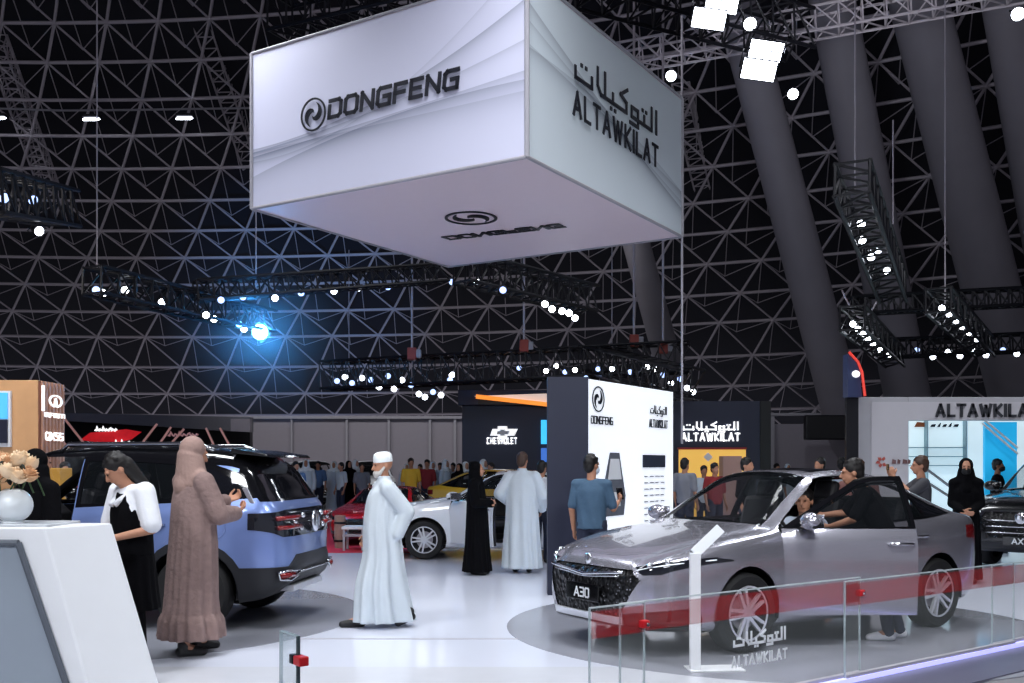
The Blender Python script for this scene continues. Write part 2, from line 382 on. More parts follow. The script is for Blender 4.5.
# ------------------------------------------------------------------ hanging cube sign
A = 3.6
ZB = CH + A
def cu(px, py): Y = A * F / (HY - py); return Vector(((px - CX) / F * Y, Y, ZB))
kN, kL, kR = cu(527, 157), cu(251, 209), cu(682, 232)
side = 1.245 * A; dL = (kL - kN).normalized(); dR = Vector((-dL.y, dL.x, 0)); dR = dR if dR.dot(kR - kN) > 0 else -dR
kL = kN + dL * side; sR = (.170 * kN.y - kN.x) / (dR.x - .170 * dR.y); kR = kN + dR * sR; kF = kL + dR * sR; CHt = .603 * A
def swoosh_mat(name, col, curves):
    """white fabric print: a fan of fine grey sweeps, each with a sharp edge and a soft fading side"""
    m = mat(name, col, .55, noise=.015, nscale=1.5); nt = m.node_tree; L = nt.links.new; b = nt.nodes['Principled BSDF']
    uv = nt.nodes.new('ShaderNodeUVMap'); s = nt.nodes.new('ShaderNodeSeparateXYZ'); L(uv.outputs[0], s.inputs[0])
    def M(op, a, b2=None, c=None):
        n = nt.nodes.new('ShaderNodeMath'); n.operation = op
        for i, v in enumerate((a, b2, c)):
            if v is None: continue
            if isinstance(v, (int, float)): n.inputs[i].default_value = v
            else: L(v, n.inputs[i])
        return n.outputs[0]
    tot = None
    for (c0, c1, c2, soft, amt) in curves:
        f = M('MULTIPLY_ADD', M('MULTIPLY_ADD', s.outputs[0], c2, c1), s.outputs[0], c0)
        d = M('SUBTRACT', f, s.outputs[1])
        on = M('GREATER_THAN', d, 0.0)
        e = M('MULTIPLY', M('MULTIPLY', M('EXPONENT', M('MULTIPLY', d, -1.0 / soft)), on), amt)
        tot = e if tot is None else M('ADD', tot, e)
    old = b.inputs['Base Color'].links[0].from_socket
    mx = nt.nodes.new('ShaderNodeMix'); mx.data_type = 'RGBA'; L(tot, mx.inputs[0]); L(old, mx.inputs[6]); mx.inputs[7].default_value = rgb(96, 104, 124)
    L(mx.outputs[2], b.inputs['Base Color'])
    return m
cube = thing('hanging_cube_sign', 'big white hanging cube sign with dark maker lettering on three faces', 'sign', (kN + kF) / 2)
LO = -(kN + kF) / 2
def quad_face(name, p, m):
    me = bpy.data.meshes.new(name); n = (p[1] - p[0]).cross(p[3] - p[0]).normalized() * .03
    vs = [v + LO for v in p]; me.from_pydata(vs + [v - n for v in vs], [], [(0, 1, 2, 3), (7, 6, 5, 4), (0, 4, 5, 1), (1, 5, 6, 2), (2, 6, 7, 3), (3, 7, 4, 0)])
    u = me.uv_layers.new(); uvs = [(0, 0), (1, 0), (1, 1), (0, 1)]
    for l in me.loops: u.data[l.index].uv = uvs[l.vertex_index % 4]
    o = bpy.data.objects.new(name, me); C.objects.link(o); return finish(o, m, cube)
up = Vector((0, 0, CHt))
cm1 = swoosh_mat('printed_fabric_long', (206, 207, 228), ((.38, .0, .48, .05, .55), (.36, .08, .20, .03, .35), (.33, .12, .02, .05, .4), (.36, .0, .0, .10, .18), (.2, .5, -.28, .10, .35), (.3, -.1, .9, .02, .2)))
cm2 = swoosh_mat('printed_fabric_side', (216, 226, 234), ((.85, -.75, .1, .05, .5), (.75, -.55, .05, .03, .3), (.62, -.25, -.05, .06, .3), (.6, .02, -.3, .06, .3)))
cm3 = mat('printed_fabric_underside', (226, 208, 214), .55, noise=.015)
quad_face('front_face', [kL, kN, kN + up, kL + up], cm1)
quad_face('side_face', [kN, kR, kR + up, kN + up], cm2)
quad_face('back_face', [kR, kF, kF + up, kR + up], cm1)
quad_face('far_face', [kF, kL, kL + up, kF + up], cm2)
quad_face('underside', [kL, kF, kR, kN], cm3)
quad_face('top_face', [v + up for v in (kL, kN, kR, kF)], cm3)
eb = MB()
for p in (kL, kN, kR, kF): eb.cyl(p + LO, p + up + LO, .03, n=8)
for p, q in ((kL, kN), (kN, kR), (kR, kF), (kF, kL)): eb.cyl(p + LO, q + LO, .022, n=8); eb.cyl(p + up + LO, q + up + LO, .022, n=8)
eb.build('edge_frame', M_post, cube)
def on_face(p0, rdir, u, z, off=.02):           # point on a cube face: u metres along, z metres up
    r = rdir.normalized(); n = Vector((r.y, -r.x, 0)); return frame_mat(p0 + r * u + Vector((0, 0, z)) + n * off + LO, r, (0, 0, 1))
Mx = on_face(kL, -dL, side * .262, CHt * .505); swallow_logo(.21, .012, Mx).build('emblem', M_txt, cube)
Mx = on_face(kL, -dL, side * .553, CHt * .462); text_mb('DONGFENG', .215, .05, .012, Mx, gap=.36, sx=1.06, slant=.1).build('lettering', M_txt, cube)
Mx = on_face(kN, dR, sR * .51, CHt * .605); text_mb('AR', .32, .05, .012, Mx, sx=1.5).build('arabic_lettering', M_txt, cube)
Mx = on_face(kN, dR, sR * .51, CHt * .385); text_mb('ALTAWKILAT', .29, .045, .012, Mx, gap=.5, sx=.755).build('lettering', M_txt, cube)
# underside: emblem and lettering, read from below looking along the sign
rx = (cu(557, 220.5) - cu(442, 233.5)).normalized(); ry = Vector((-rx.y, rx.x, 0)); dz = Vector((0, 0, .02))
swallow_logo(.36, .012, frame_mat(cu(471, 217.5) + LO - dz, rx, ry), 1.0).build('emblem', M_txt, cube)
wu = (cu(557, 220.5) - cu(442, 233.5)).length
text_mb('DONGFENG', .20, .05, .012, frame_mat(cu(499, 230) + LO - dz, rx, ry), gap=.27, sx=wu / (.20 * 8.3), slant=.1).build('lettering', M_txt, cube)
tag(MB().cyl((kR.x, kR.y, 1.9), kR + up * 1.6, .018, n=6).build('cable', M_post), 'pale cable running down past the right corner of the hanging cube', 'cable')

# ------------------------------------------------------------------ white maker wall with its dark side
W0, W1 = Vector((.076 * 12.05, 12.05, 0)), Vector((.161 * 14.2, 14.2, 0)); wh = 2.6
B0 = Vector((.0355 * 12.05, 12.05, 0))
dw = (W1 - W0).normalized(); nw = Vector((dw.y, -dw.x, 0))
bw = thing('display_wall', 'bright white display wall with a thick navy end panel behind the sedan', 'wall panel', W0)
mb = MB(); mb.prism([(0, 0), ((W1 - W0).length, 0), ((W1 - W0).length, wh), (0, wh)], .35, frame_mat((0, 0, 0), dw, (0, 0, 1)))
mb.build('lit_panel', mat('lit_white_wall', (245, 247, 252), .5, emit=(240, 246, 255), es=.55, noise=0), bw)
d2 = (W0 - B0).normalized(); mb = MB(); mb.prism([(0, 0), ((W0 - B0).length, 0), ((W0 - B0).length, wh + .02), (0, wh + .02)], .3, frame_mat(B0 - W0 - Vector((0, .06, 0)), d2, (0, 0, 1)))
mb.build('end_panel', M_navy, bw)
LW = (W1 - W0).length
def wf(u, z): return frame_mat(dw * u + Vector((0, 0, z)) + nw * .004, dw, (0, 0, 1))
swallow_logo(.15, .008, wf(LW * .10, 2.37)).build('emblem', M_txt, bw)
text_mb('DONGFENG', .085, .015, .008, wf(LW * .14, 2.07), sx=.8).build('lettering', M_txt, bw)
text_mb('AR', .10, .016, .008, wf(LW * .80, 2.27), sx=1.0).build('arabic_lettering', M_txt, bw)
text_mb('ALTAWKILAT', .10, .016, .008, wf(LW * .80, 2.08), gap=.5, sx=.5).build('lettering', M_txt, bw)
MB().prism([(0, 0), (.72, 0), (.72, .17), (0, .17)], -.012, wf(LW * .60, 1.53)).build('caption_plate', M_navy, bw)
mb = MB()
for i in range(9):
    for j in range(4): mb.prism([(0, 0), (.10 + .04 * ((i + j) % 3), 0), (.10, .018), (0, .018)], -.006, wf(LW * (.62 + .07 * j), 1.4 - i * .085))
mb.build('caption_print', M_grey, bw)
mb = MB(); mb.prism([(0, 0), (.55, 0), (.6, .25), (.5, .55), (.42, .8), (.16, .8), (.04, .5), (-.05, .25)], -.006, wf(LW * .16, .92)); mb.build('printed_car_picture', mat('printed_car_grey', (92, 96, 106), .5), bw)
mb = MB(); mb.prism([(.1, .46), (.48, .46), (.41, .72), (.17, .72)], -.008, wf(LW * .16, .92)); mb.prism([(.1, .12), (.45, .12), (.45, .3), (.1, .3)], -.008, wf(LW * .16, .92)); mb.build('printed_car_window', M_wht, bw)

# ------------------------------------------------------------------ navy booth wall with lit maker bow-tie
def slab(x0, y0, x1, y1, Y, th, name, m, parent=None, loc=None, bevel=.01):
    a, b = P(x0, y1, Y), P(x1, y0, Y); b.y += th
    if loc is not None: a, b = a - loc, b - loc
    return MB().span(a, b).build(name, m, parent, bevel=bevel)
Yc = 28; l0 = P(505, 500, Yc); l0.z = 0
ch = thing('booth_wall', 'navy booth wall with a lit bow-tie emblem behind the white car', 'booth', l0)
slab(462, 404, 552, 521, Yc, .3, 'wall_panel', M_navy, ch, l0); slab(458, 390, 552, 405, Yc - .25, .7, 'fascia', mat('fascia_navy', (46, 52, 80), .5), ch, l0)
Mx = frame_mat(P(502.5, 433, Yc - .05) - l0, (1, 0, 0), (0, 0, 1)); s = Yc / F
bow = [(-13, -3), (-10.5, 4.5), (-5, 4.5), (-5, 7.5), (5, 7.5), (5, 4.5), (16, 4.5), (12.5, -3), (5, -3), (5, -6), (-5, -6), (-5, -3)]
MB().prism([(x * s * .95, z * s * .9) for x, z in bow], -.04, Mx).build('bow_tie_emblem', M_ltxt, ch)
MB().prism([(x * s * .45, z * s * .45) for x, z in bow], -.05, Mx).build('emblem_core', mat('emblem_core_grey', (206, 208, 214), .4), ch)
text_mb('CHEVROLET', 5.5 * s, 1.05 * s, .04, frame_mat(P(502, 443.5, Yc - .05) - l0, (1, 0, 0), (0, 0, 1)), gap=.62, sx=.44).build('lettering', M_ltxt, ch)
slab(541, 420, 548, 444, Yc - .1, .08, 'cyan_light', mat('cyan_light', (70, 200, 250), .4, emit=(60, 190, 250), es=1.0, noise=0), ch, l0)
slab(541, 448, 548, 462, Yc - .1, .08, 'blue_light', mat('blue_light', (70, 120, 200), .4, emit=(60, 110, 200), es=.8, noise=0), ch, l0)
mb = MB(); q = [P(474, 396, Yc - .3), P(548, 393.5, Yc - .3), P(548, 404, Yc - .3), P(480, 397.5, Yc - .3)]
mb.add([v - l0 for v in q] + [v - l0 + Vector((0, .1, 0)) for v in q], [(0, 1, 2, 3), (7, 6, 5, 4), (0, 4, 5, 1), (1, 5, 6, 2), (2, 6, 7, 3), (3, 7, 4, 0)])
mb.build('lit_wedge', mat('lit_wedge', (240, 230, 220), .4, emit=(235, 215, 205), es=.6, noise=0), ch)
mb = MB(); mb.cyl(P(476, 396.5, Yc - .4) - l0, P(548, 404.5, Yc - .4) - l0, .06, n=6); mb.build('orange_light_tube', mat('orange_light', (250, 170, 80), .4, emit=(255, 150, 60), es=1.0, noise=0), ch)
slab(478, 399, 548, 405, Yc - .27, .1, 'opening', M_black, ch, l0)

# ------------------------------------------------------------------ navy wall with lit two-line name and yellow panel
Ya = 22; l0 = P(718, 500, Ya); l0.z = 0
al = thing('booth_wall', 'navy booth wall with lit white two-line name above a yellow panel', 'booth', l0)
slab(674, 401, 760, 537, Ya, .3, 'wall_panel', M_navy, al, l0); slab(760, 401, 771, 537, Ya + .05, 1.2, 'side_panel', M_black, al, l0)
Mx = frame_mat(P(710.5, 429.5, Ya - .02) - l0, (1, 0, 0), (0, 0, 1)); s = Ya / F
text_mb('AR', 7.2 * s, 1.5 * s, .04, Mx, sx=1.42).build('arabic_lettering', M_ltxt, al)
text_mb('ALTAWKILAT', 7.0 * s, 1.45 * s, .04, frame_mat(P(710.5, 440.5, Ya - .02) - l0, (1, 0, 0), (0, 0, 1)), gap=.5, sx=.68).build('lettering', M_ltxt, al)
slab(679, 449, 746, 537, Ya - .06, .06, 'yellow_panel', mat('lit_yellow_panel', (240, 190, 90), .5, emit=(245, 190, 90), es=.55, noise=.06, nscale=3), al, l0)
mb = MB(); mb.prism([(-.1, 0), (0, .1), (.1, 0), (0, -.1)], -.02, frame_mat(P(708, 457, Ya - .07) - l0, (1, 0, 0), (0, 0, 1))); mb.build('pale_diamond', M_wht, al)
slab(678, 447.5, 747, 449.5, Ya - .09, .1, 'lintel_edge', mat('red_trim', (150, 40, 40), .5), al, l0)
Yx = 20.5; slab(723, 456, 742, 541, Yx, .4, 'x', mat('pink_brown_box', (176, 140, 130), .6)).name = 'display_box'
tag(bpy.data.objects['display_box'], 'pinkish brown upright box in front of the yellow panel', 'box')

# ------------------------------------------------------------------ grey portal booth at the right
Yg = 17.0; l0 = P(950, 500, Yg); l0.z = 0
gb = thing('booth', 'light grey portal booth with dark name lettering and cyan interior at the right', 'booth', l0)
fr_ = MB(); a = lambda x, y: P(x, y, Yg) - l0
zt = a(0, 397).z; zo = a(0, 420).z
fr_.span((a(853, 0).x, 0, 0), (a(908, 0).x, .12, zt)); fr_.span((a(908, 0).x, 0, zo), (a(1160, 0).x, .35, zt)); fr_.span((a(1100, 0).x, 0, 0), (a(1160, 0).x, .35, zt))
fr_.build('portal', mat('portal_grey', (172, 172, 178), .5, noise=.03), gb, bevel=.01)
MB().span((a(871, 0).x, -.03, 0), (a(908, 0).x, .0, zo)).build('left_panel', mat('portal_pale', (190, 188, 194), .5, noise=.03), gb)
MB().span((a(871, 0).x, -.03, zo), (a(1150, 0).x, .0, a(0, 402).z)).build('top_panel', MATS['portal_pale'], gb)
text_mb('ALTAWKILAT', 11 * Yg / F, 2.6 * Yg / F, .03, frame_mat((a(986, 0).x, -.03, a(0, 416).z), (1, 0, 0), (0, 0, 1)), gap=.5, sx=.76).build('lettering', mat('dark_grey_letters', (52, 54, 60), .5), gb)
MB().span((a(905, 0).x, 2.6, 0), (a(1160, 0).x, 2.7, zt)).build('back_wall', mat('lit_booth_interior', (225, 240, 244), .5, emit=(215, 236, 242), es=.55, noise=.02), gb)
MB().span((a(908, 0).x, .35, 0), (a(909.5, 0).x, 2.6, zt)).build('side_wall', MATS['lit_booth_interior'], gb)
g = lambda x, y, d: P(x, y, Yg + d) - l0
MB().span((g(985, 0, 1.2).x, 1.2, .3), (g(1017, 0, 1.2).x, 1.28, g(0, 422, 1.2).z)).build('cyan_panel', mat('cyan_panel', (40, 176, 226), .5, emit=(30, 165, 225), es=.55, noise=.08, nscale=3), gb)
mb = MB()
for z0, z1 in ((418, 448), (423, 454)): mb.tube([g(982, z0, 1.1), g(1018, z1, 1.1)], .02, 6)
mb.build('panel_brace', M_wht, gb)
mb = MB()
for y in (448, 457, 466): mb.span((g(909, 0, 2.5).x, 2.45, g(0, y, 2.5).z), (g(965, 0, 2.5).x, 2.6, g(0, y - 1, 2.5).z))
for x in (926, 965): mb.span((g(x, 0, 2.5).x, 2.45, 0), (g(x + 1.3, 0, 2.5).x, 2.6, zt - .1))
mb.build('shelf', mat('shelf_grey_blue', (150, 176, 186), .5), gb)
mb = MB(); mb.tube([P(925, 468, Yg + 1) - l0, P(960, 494, Yg + 1) - l0], .025, 6); mb.tube([P(925, 481, Yg + 1) - l0, P(955, 500, Yg + 1) - l0], .025, 6); mb.build('stair_rail', M_grey, gb)
mb = MB(); mb.prism([(0, 0), (.2, 0), (.26, .08), (.06, .1)], -.02, frame_mat(P(914, 427, Yg + 2.58) - l0, (1, 0, 0), (0, 0, 1))); mb.build('small_car_emblem', mat('orange_black', (150, 80, 40), .5), gb)
mb = MB()
for i, (x, wd) in enumerate(((930, 5), (937, 3), (942, 4), (948, 3), (953, 5))): mb.prism([(0, 0), (wd * .018, 0), (wd * .018 + .02, .06 + .03 * (i % 2)), (.03, .05)], -.02, frame_mat(P(x, 427, Yg + 2.58) - l0, (1, 0, 0), (0, 0, 1)))
mb.build('small_script', M_txt, gb)
Mx = frame_mat(P(881, 462, Yg) - l0 + Vector((0, -.034, 0)), (1, 0, 0), (0, 0, 1))
mb = MB()
for i in range(5):
    t = math.radians(40 + 62 * i); mb.prism([(.08 * math.cos(t), .08 * math.sin(t)), (.11 * math.cos(t + .5), .10 * math.sin(t + .5)), (.05 * math.cos(t + 1), .05 * math.sin(t + 1)), (.03 * math.cos(t), .03 * math.sin(t))], -.01, Mx)
mb.build('red_emblem', mat('dull_red_print', (176, 84, 74), .5), gb)
mb = MB()
for i, wd in enumerate((.1, .07, .12, .06, .09)): mb.prism([(.17 + i * .09, -.03), (.17 + i * .09 + wd * .7, -.03), (.19 + i * .09 + wd * .5, .03), (.18 + i * .09, .05)], -.01, Mx)
mb.build('small_print', mat('brown_print', (110, 80, 80), .5), gb)
# small tall sign with a red edge above the grey booth's left end
Ys = 16.5; l0 = P(855, 396, Ys)
sg = thing('tower_sign', 'narrow dark sign with a red edge above the grey portal booth', 'sign', (l0.x, l0.y, 0))
mb = MB(); q = [(848, 354), (860, 366), (862, 397), (848, 397)]; mb.add([P(x, y, Ys) - sg.location for x, y in q] + [P(x, y, Ys) - sg.location + Vector((0, .25, 0)) for x, y in q], [(0, 1, 2, 3), (7, 6, 5, 4), (0, 4, 5, 1), (1, 5, 6, 2), (2, 6, 7, 3), (3, 7, 4, 0)])
mb.build('panel', mat('sign_blue', (50, 60, 96), .4), sg)
mb = MB().tube([P(x, y, Ys - .05) - sg.location for x, y in ((849, 352), (858, 362), (862, 372), (865, 396))], .022, 6); mb.build('red_edge', mat('red_neon', (220, 70, 60), .4, emit=(220, 60, 50), es=.6, noise=0), sg)
MB().ball(P(856, 374, Ys - .05) - sg.location, (.07, .03, .06), 10).build('lamp', M_ltxt, sg)
MB().span((-.1, .12, 0), (.1, .2, l0.z + .1)).build('post', M_dark, sg)

# ------------------------------------------------------------------ wooden kiosk at the left edge
Yk = 15.5; l0 = P(20, 500, Yk); l0.z = 0
ki = thing('kiosk', 'warm wooden kiosk with white lettering and a blue screen at the left edge', 'kiosk', l0)
a = lambda x, y: P(x, y, Yk) - l0
zt = a(0, 380).z
xr = a(38, 0).x; KD = .87
MB().span((a(-60, 0).x, 0, 0), (xr, KD, zt)).build('wood_body', mat('pale_wood', (206, 160, 116), .5, noise=.15, nscale=3), ki, bevel=.01)
MB().span((xr, .01, 0), (xr + .02, KD - .01, zt - .01)).build('side_panel', mat('brown_wood', (120, 76, 60), .5, noise=.15, nscale=3), ki)
mb = MB()
for i in range(7): mb.span((xr + .02, .05 + i * .118, 0), (xr + .05, .10 + i * .118, zt - .01))
mb.build('slat_cladding', mat('pale_slat', (186, 140, 118), .5), ki)
MB().span((a(-60, 0).x, -.05, a(0, 447).z), (a(12, 0).x, 0, a(0, 391).z)).build('screen_frame', M_wht, ki)
MB().span((a(-60, 0).x, -.08, a(0, 419).z), (a(9.5, 0).x, -.05, a(0, 393).z)).build('screen', mat('blue_screen', (80, 170, 230), .3, emit=(70, 160, 230), es=.8, noise=.25, nscale=2), ki)
MB().span((a(-60, 0).x, -.08, a(0, 443).z), (a(9.5, 0).x, -.05, a(0, 420).z)).build('dark_screen', M_navy, ki)
Mx = frame_mat((xr + .055, KD * .53, zt - .30), (0, 1, 0), (0, 0, 1)); R = .105; KX = 2.2
mb = MB(); n = 28
for i in range(n):
    t0, t1 = 2 * PI * i / n, 2 * PI * (i + 1) / n
    if abs((t0 + t1) / 2 - 1.5 * PI) < .35: continue
    mb.prism([(R * KX * q * math.cos(t), R * q2 * math.sin(t)) for q, q2, t in ((1, .95, t0), (1, .95, t1), (.8, .72, t1), (.8, .72, t0))], -.02, Mx)
mb.prism([(-R * .75, -R * .95), (-R * .3, -R * .95), (0, R * .35), (-.01, R * .5)], -.02, Mx); mb.prism([(R * .75, -R * .95), (R * .3, -R * .95), (0, R * .35), (.01, R * .5)], -.02, Mx)
mb.build('emblem', M_ltxt, ki)
text_mb('INFINITI', .06, .013, .02, frame_mat((xr + .055, KD * .5, zt - .56), (0, 1, 0), (0, 0, 1)), gap=.5, sx=1.7).build('lettering', M_ltxt, ki)
text_mb('QX55', .11, .02, .02, frame_mat((xr + .055, KD * .48, zt - .92), (0, 1, 0), (0, 0, 1)), gap=.3, sx=1.35).build('lettering', M_ltxt, ki)
MB().span((xr + .05, .01, zt - .48), (xr + .08, .06, zt - .08)).build('light_bar', M_ltxt, ki)
slab(40, 468, 60, 560, Yk - 1.2, .4, 'stand', mat('yellow_counter', (214, 160, 70), .5)).name = 'brochure_stand'
tag(bpy.data.objects['brochure_stand'], 'yellow stand in front of the wooden kiosk, seen through the blue car', 'stand')

# ------------------------------------------------------------------ dark booth with a sloping grey roof edge and red glow
l0 = P(150, 500, 32); l0.z = 0
db = thing('booth', 'dark booth with a sloping grey roof edge, red sign and pink light rods', 'booth', l0)
def wall3(x0, ya0, yb0, Y0, x1, ya1, yb1, Y1, th, name, m, parent):
    q = [P(x0, ya0, Y0), P(x1, ya1, Y1), P(x1, yb1, Y1), P(x0, yb0, Y0)]; d = Vector((0, th, 0))
    return MB().add([v - l0 for v in q] + [v + d - l0 for v in q], [(0, 1, 2, 3), (7, 6, 5, 4), (0, 4, 5, 1), (1, 5, 6, 2), (2, 6, 7, 3), (3, 7, 4, 0)]).build(name, m, parent)
wall3(20, 412, 515, 30, 250, 421, 505, 38, .4, 'wall_panel', M_black, db)
wall3(20, 412, 418, 29.5, 250, 417, 432, 37, .5, 'roof_edge', mat('roof_edge_grey', (116, 116, 124), .5), db)
wall3(205, 419, 430, 36, 250, 419, 432, 36.4, .3, 'edge_block', M_part, db)
for p0, p1 in (((64, 418), (87, 447)), ((60, 438), (70, 450)), ((157, 424), (140, 446)), ((171, 427), (158, 446)), ((184, 429), (168, 447)), ((206, 428), (216, 450)), ((220, 428), (232, 450))):
    MB().cyl(P(*p0, 29.3) - l0, P(*p1, 29.3) - l0, .035, n=6).build('light_rod', mat('pink_rod', (226, 190, 180), .4, emit=(200, 130, 120), es=.25, noise=0), db)
mb = MB(); mb.prism([(-.8, -.12), (-.5, .1), (0, .13), (.55, .2), (1.0, .12), (.7, -.1), (.2, -.2), (-.4, -.17)], -.06, frame_mat(P(108, 436, 29.6) - l0, (1, 0, 0), (0, 0, 1)))
mb.build('red_sign', mat('red_glow', (200, 30, 40), .5, emit=(190, 20, 30), es=.6, noise=.3, nscale=8), db)
def scrawl(x, y, wd, m=M_ltxt):
    mb = MB(); pts = []
    for i in range(22): pts.append(P(x + wd * i / 21, y - (1.5 if i in (2, 8, 15) else 0) * 1.6 + 1.3 * math.sin(i * 2.1), 29.45) - l0)
    return mb.tube(pts, .03, 5).build('white_script', m, db)
scrawl(95, 430, 22); scrawl(114, 443.5, 21); scrawl(168, 435, 30, mat('dim_script', (190, 150, 150), .5, emit=(190, 140, 140), es=.3, noise=0))
# wooden planter and white bench on the carpet
pl = thing('barrel_planter', 'grey wooden barrel planter on the red carpet beside the blue car', 'planter', G(340, 548))
MB().lathe([(.0, 0), (.10, 0), (.11, .3), (.105, .62), (.09, .62), (.08, .55), (0, .55)], n=20).build('barrel', mat('weathered_wood', (150, 122, 112), .7, noise=.2, nscale=12), pl, smooth=40)
for z in (.12, .46): MB().lathe([(.113, z), (.118, z + .02), (.113, z + .04)], n=20).build('hoop', M_dark, pl)
bn = thing('bench', 'low white slatted bench on the red carpet left of the man in the white robe', 'bench', G(355, 550))
MB().box((0, 0, .42), (.42, .5, .05)).build('seat', M_wht, bn, bevel=.01); MB().box((0, 0, .28), (.40, .4, .05)).build('rail', M_post, bn, bevel=.01)
for x in (-.17, .17):
    for y in (-.2, .2): MB().box((x, y, .2), (.04, .04, .40)).build('leg', M_post, bn)
# ------------------------------------------------------------------ lighting trusses and lamps
M_lens = mat('lamp_lens', (255, 255, 255), .3, emit=(235, 242, 255), es=14, noise=0)
M_lensd = mat('dim_lamp_lens', (200, 215, 245), .3, emit=(170, 195, 255), es=2.2, noise=0)
M_lensb = mat('blue_white_lens', (190, 235, 255), .3, emit=(120, 215, 255), es=30, noise=0)
def truss(p0, p1, wd, lab, n=14, r=.036, dark=True):
    return tag(lattice(MB(), p0, p1, wd, r, n).build('lighting_truss', M_dark if dark else M_strut), lab, 'truss')
def spot_proto(name, lens, R=.11):
    root = thing(name, '', 'lamp'); n = 14
    MB().lathe([(0, .26), (R * .7, .25), (R * .8, .2), (R * .8, .05), (R, 0), (R * 1.05, -.03), (R * .95, -.03), (R * .9, .0), (0, .01)], n=n).build('housing', M_dark, root, smooth=35)
    MB().lathe([(0, -.012), (R * .85, -.012), (R * .88, -.004), (0, -.002)], n=n).build('lens', lens, root)
    MB().tube([(-R * 1.15, 0, .1), (-R * 1.15, 0, .34), (R * 1.15, 0, .34), (R * 1.15, 0, .1)], .012, 5).build('yoke', M_dark, root)
    return root
bright, dim = spot_proto('spot_lamp', M_lens), spot_proto('spot_lamp', M_lensd)
used = {}
def lamp(px, py, Y, lab, group, kind=0, sc=1.0, aim=None):
    src = (bright, dim)[kind]; p = P(px, py, Y)
    d = (Vector(aim) if aim else Vector((random.uniform(-2, 3), random.uniform(6, 9), random.uniform(-1, .5)))) - p; d.normalize()
    q = Vector((0, 0, -1)).rotation_difference(d).to_euler()
    if not used.get(kind): o = src; used[kind] = 1; o.location = p; o.rotation_euler = q; o['label'] = lab; o['group'] = group
    else: o = dup(src, p, q, lab, group)
    o.scale = (sc,) * 3; return o
def row(pts, Y0, Y1, where, group, sc=1.0):
    sc *= .78
    """lamps listed from left to right; each label counts along its own truss"""
    n = len(pts)
    for i, (px, py, k) in enumerate(pts):
        lamp(px, py, Y0 + (Y1 - Y0) * i / max(1, n - 1), '%s spotlight from the left %s' % (ORD[i], where), group, k, sc * (1.0 if k == 0 else 1.0))
truss(P(92, 280, 17), P(268, 322, 21), .45, 'dark lighting truss sloping down towards the bright blue lamp', 12)
row([(96, 290, 1), (103, 293, 0), (125, 290, 0), (162, 302, 0), (206, 315, 0), (214, 319, 0), (239, 324, 1), (244, 329, 0)], 17.1, 20.4, 'under the sloping truss left of the blue lamp', 'spotlights under the left sloping truss', .85)
bl = spot_proto('spot_lamp', M_lensb, .18); bl.location = P(260, 332, 20.5); bl['label'] = 'brightest blue-white lamp glaring at the low end of the left sloping truss'
bl.rotation_euler = Vector((0, 0, -1)).rotation_difference((Vector((0, 0, 2)) - bl.location).normalized()).to_euler()
truss(P(196, 291, 19), P(445, 273, 21.5), .36, 'long dark lighting truss below and left of the hanging cube', 18)
row([(221, 300, 1), (243, 297, 1), (275, 298, 0), (301, 293, 1), (334, 291, 0), (359, 288, 0), (388, 287, 1), (452, 282, 1), (477, 282, 0)], 19, 21.8, 'under the long truss below the hanging cube', 'spotlights under the long truss below the cube', .85)
truss(P(462, 268, 18), P(590, 300, 20), .5, 'thick dark lighting truss below the nearest lower corner of the cube', 12)
row([(503, 290, 1), (545, 304, 0), (552, 309, 0), (562, 311, 0), (569, 313, 0), (575, 318, 0)], 17.6, 18.8, 'under the thick truss below the cube corner', 'spotlights under the thick truss below the cube', .8)
truss(P(325, 376, 26), P(690, 357, 24), .7, 'long level lighting truss above the navy booth wall', 26)
truss(P(590, 358, 25), P(690, 385, 20), .6, 'short lighting truss above the white display wall', 10)
mid = [(337, 381, 1), (345, 377, 0), (352, 383, 1), (362, 378, 0), (371, 380, 1), (379, 387, 0), (388, 376, 1), (394, 389, 0), (402, 380, 0), (411, 385, 1), (419, 394, 0), (425, 397, 0), (433, 392, 1), (441, 395, 0), (450, 380, 1), (452, 375, 0)]
row(mid, 26, 25.4, 'on the level truss left of the navy booth wall', 'spotlights on the left half of the level truss', .95)
mid2 = [(519, 368, 1), (546, 371, 0), (556, 366, 0), (565, 372, 1), (575, 370, 0), (586, 378, 1), (598, 369, 1), (612, 369, 0), (630, 372, 1), (647, 367, 0), (655, 369, 0), (663, 375, 1), (671, 383, 0), (680, 379, 1), (687, 388, 0), (693, 392, 0)]
row(mid2, 25.2, 21.5, 'on the truss above the white display wall', 'spotlights above the white display wall', .8)
for i, (x, y) in enumerate(((412, 358), (524, 350), (634, 345), (663, 352))):
    t = thing('chain_hoist', '%s small red and grey hoist from the left on the level truss' % ORD[i], 'hoist', P(x, y, 24.5), group='hoists on the level truss')
    MB().box((0, 0, .1), (.22, .2, .3)).build('motor', mat('hoist_red', (150, 60, 50), .5), t, bevel=.02); MB().box((.16, 0, .1), (.14, .16, .2)).build('gearbox', M_post, t, bevel=.02)
    MB().cyl((0, 0, .2), (0, 0, 11), .03, n=6).build('chain', M_strut, t)
truss(P(852, 178, 13.5), P(893, 290, 18), .45, 'steep lighting truss between the leaning columns at the right', 12)
row([(861, 224, 0), (862, 240, 0), (871, 257, 0), (878, 250, 0), (887, 271, 0)], 15, 17.6, 'on the steep truss between the leaning columns', 'spotlights on the steep right truss', .8)
truss(P(850, 306, 21), P(1040, 296, 21), .35, 'upper level lighting truss across the leaning columns at the right', 16)
truss(P(852, 318, 17), P(895, 358, 23), .4, 'short receding lighting truss right of the narrow column', 8)
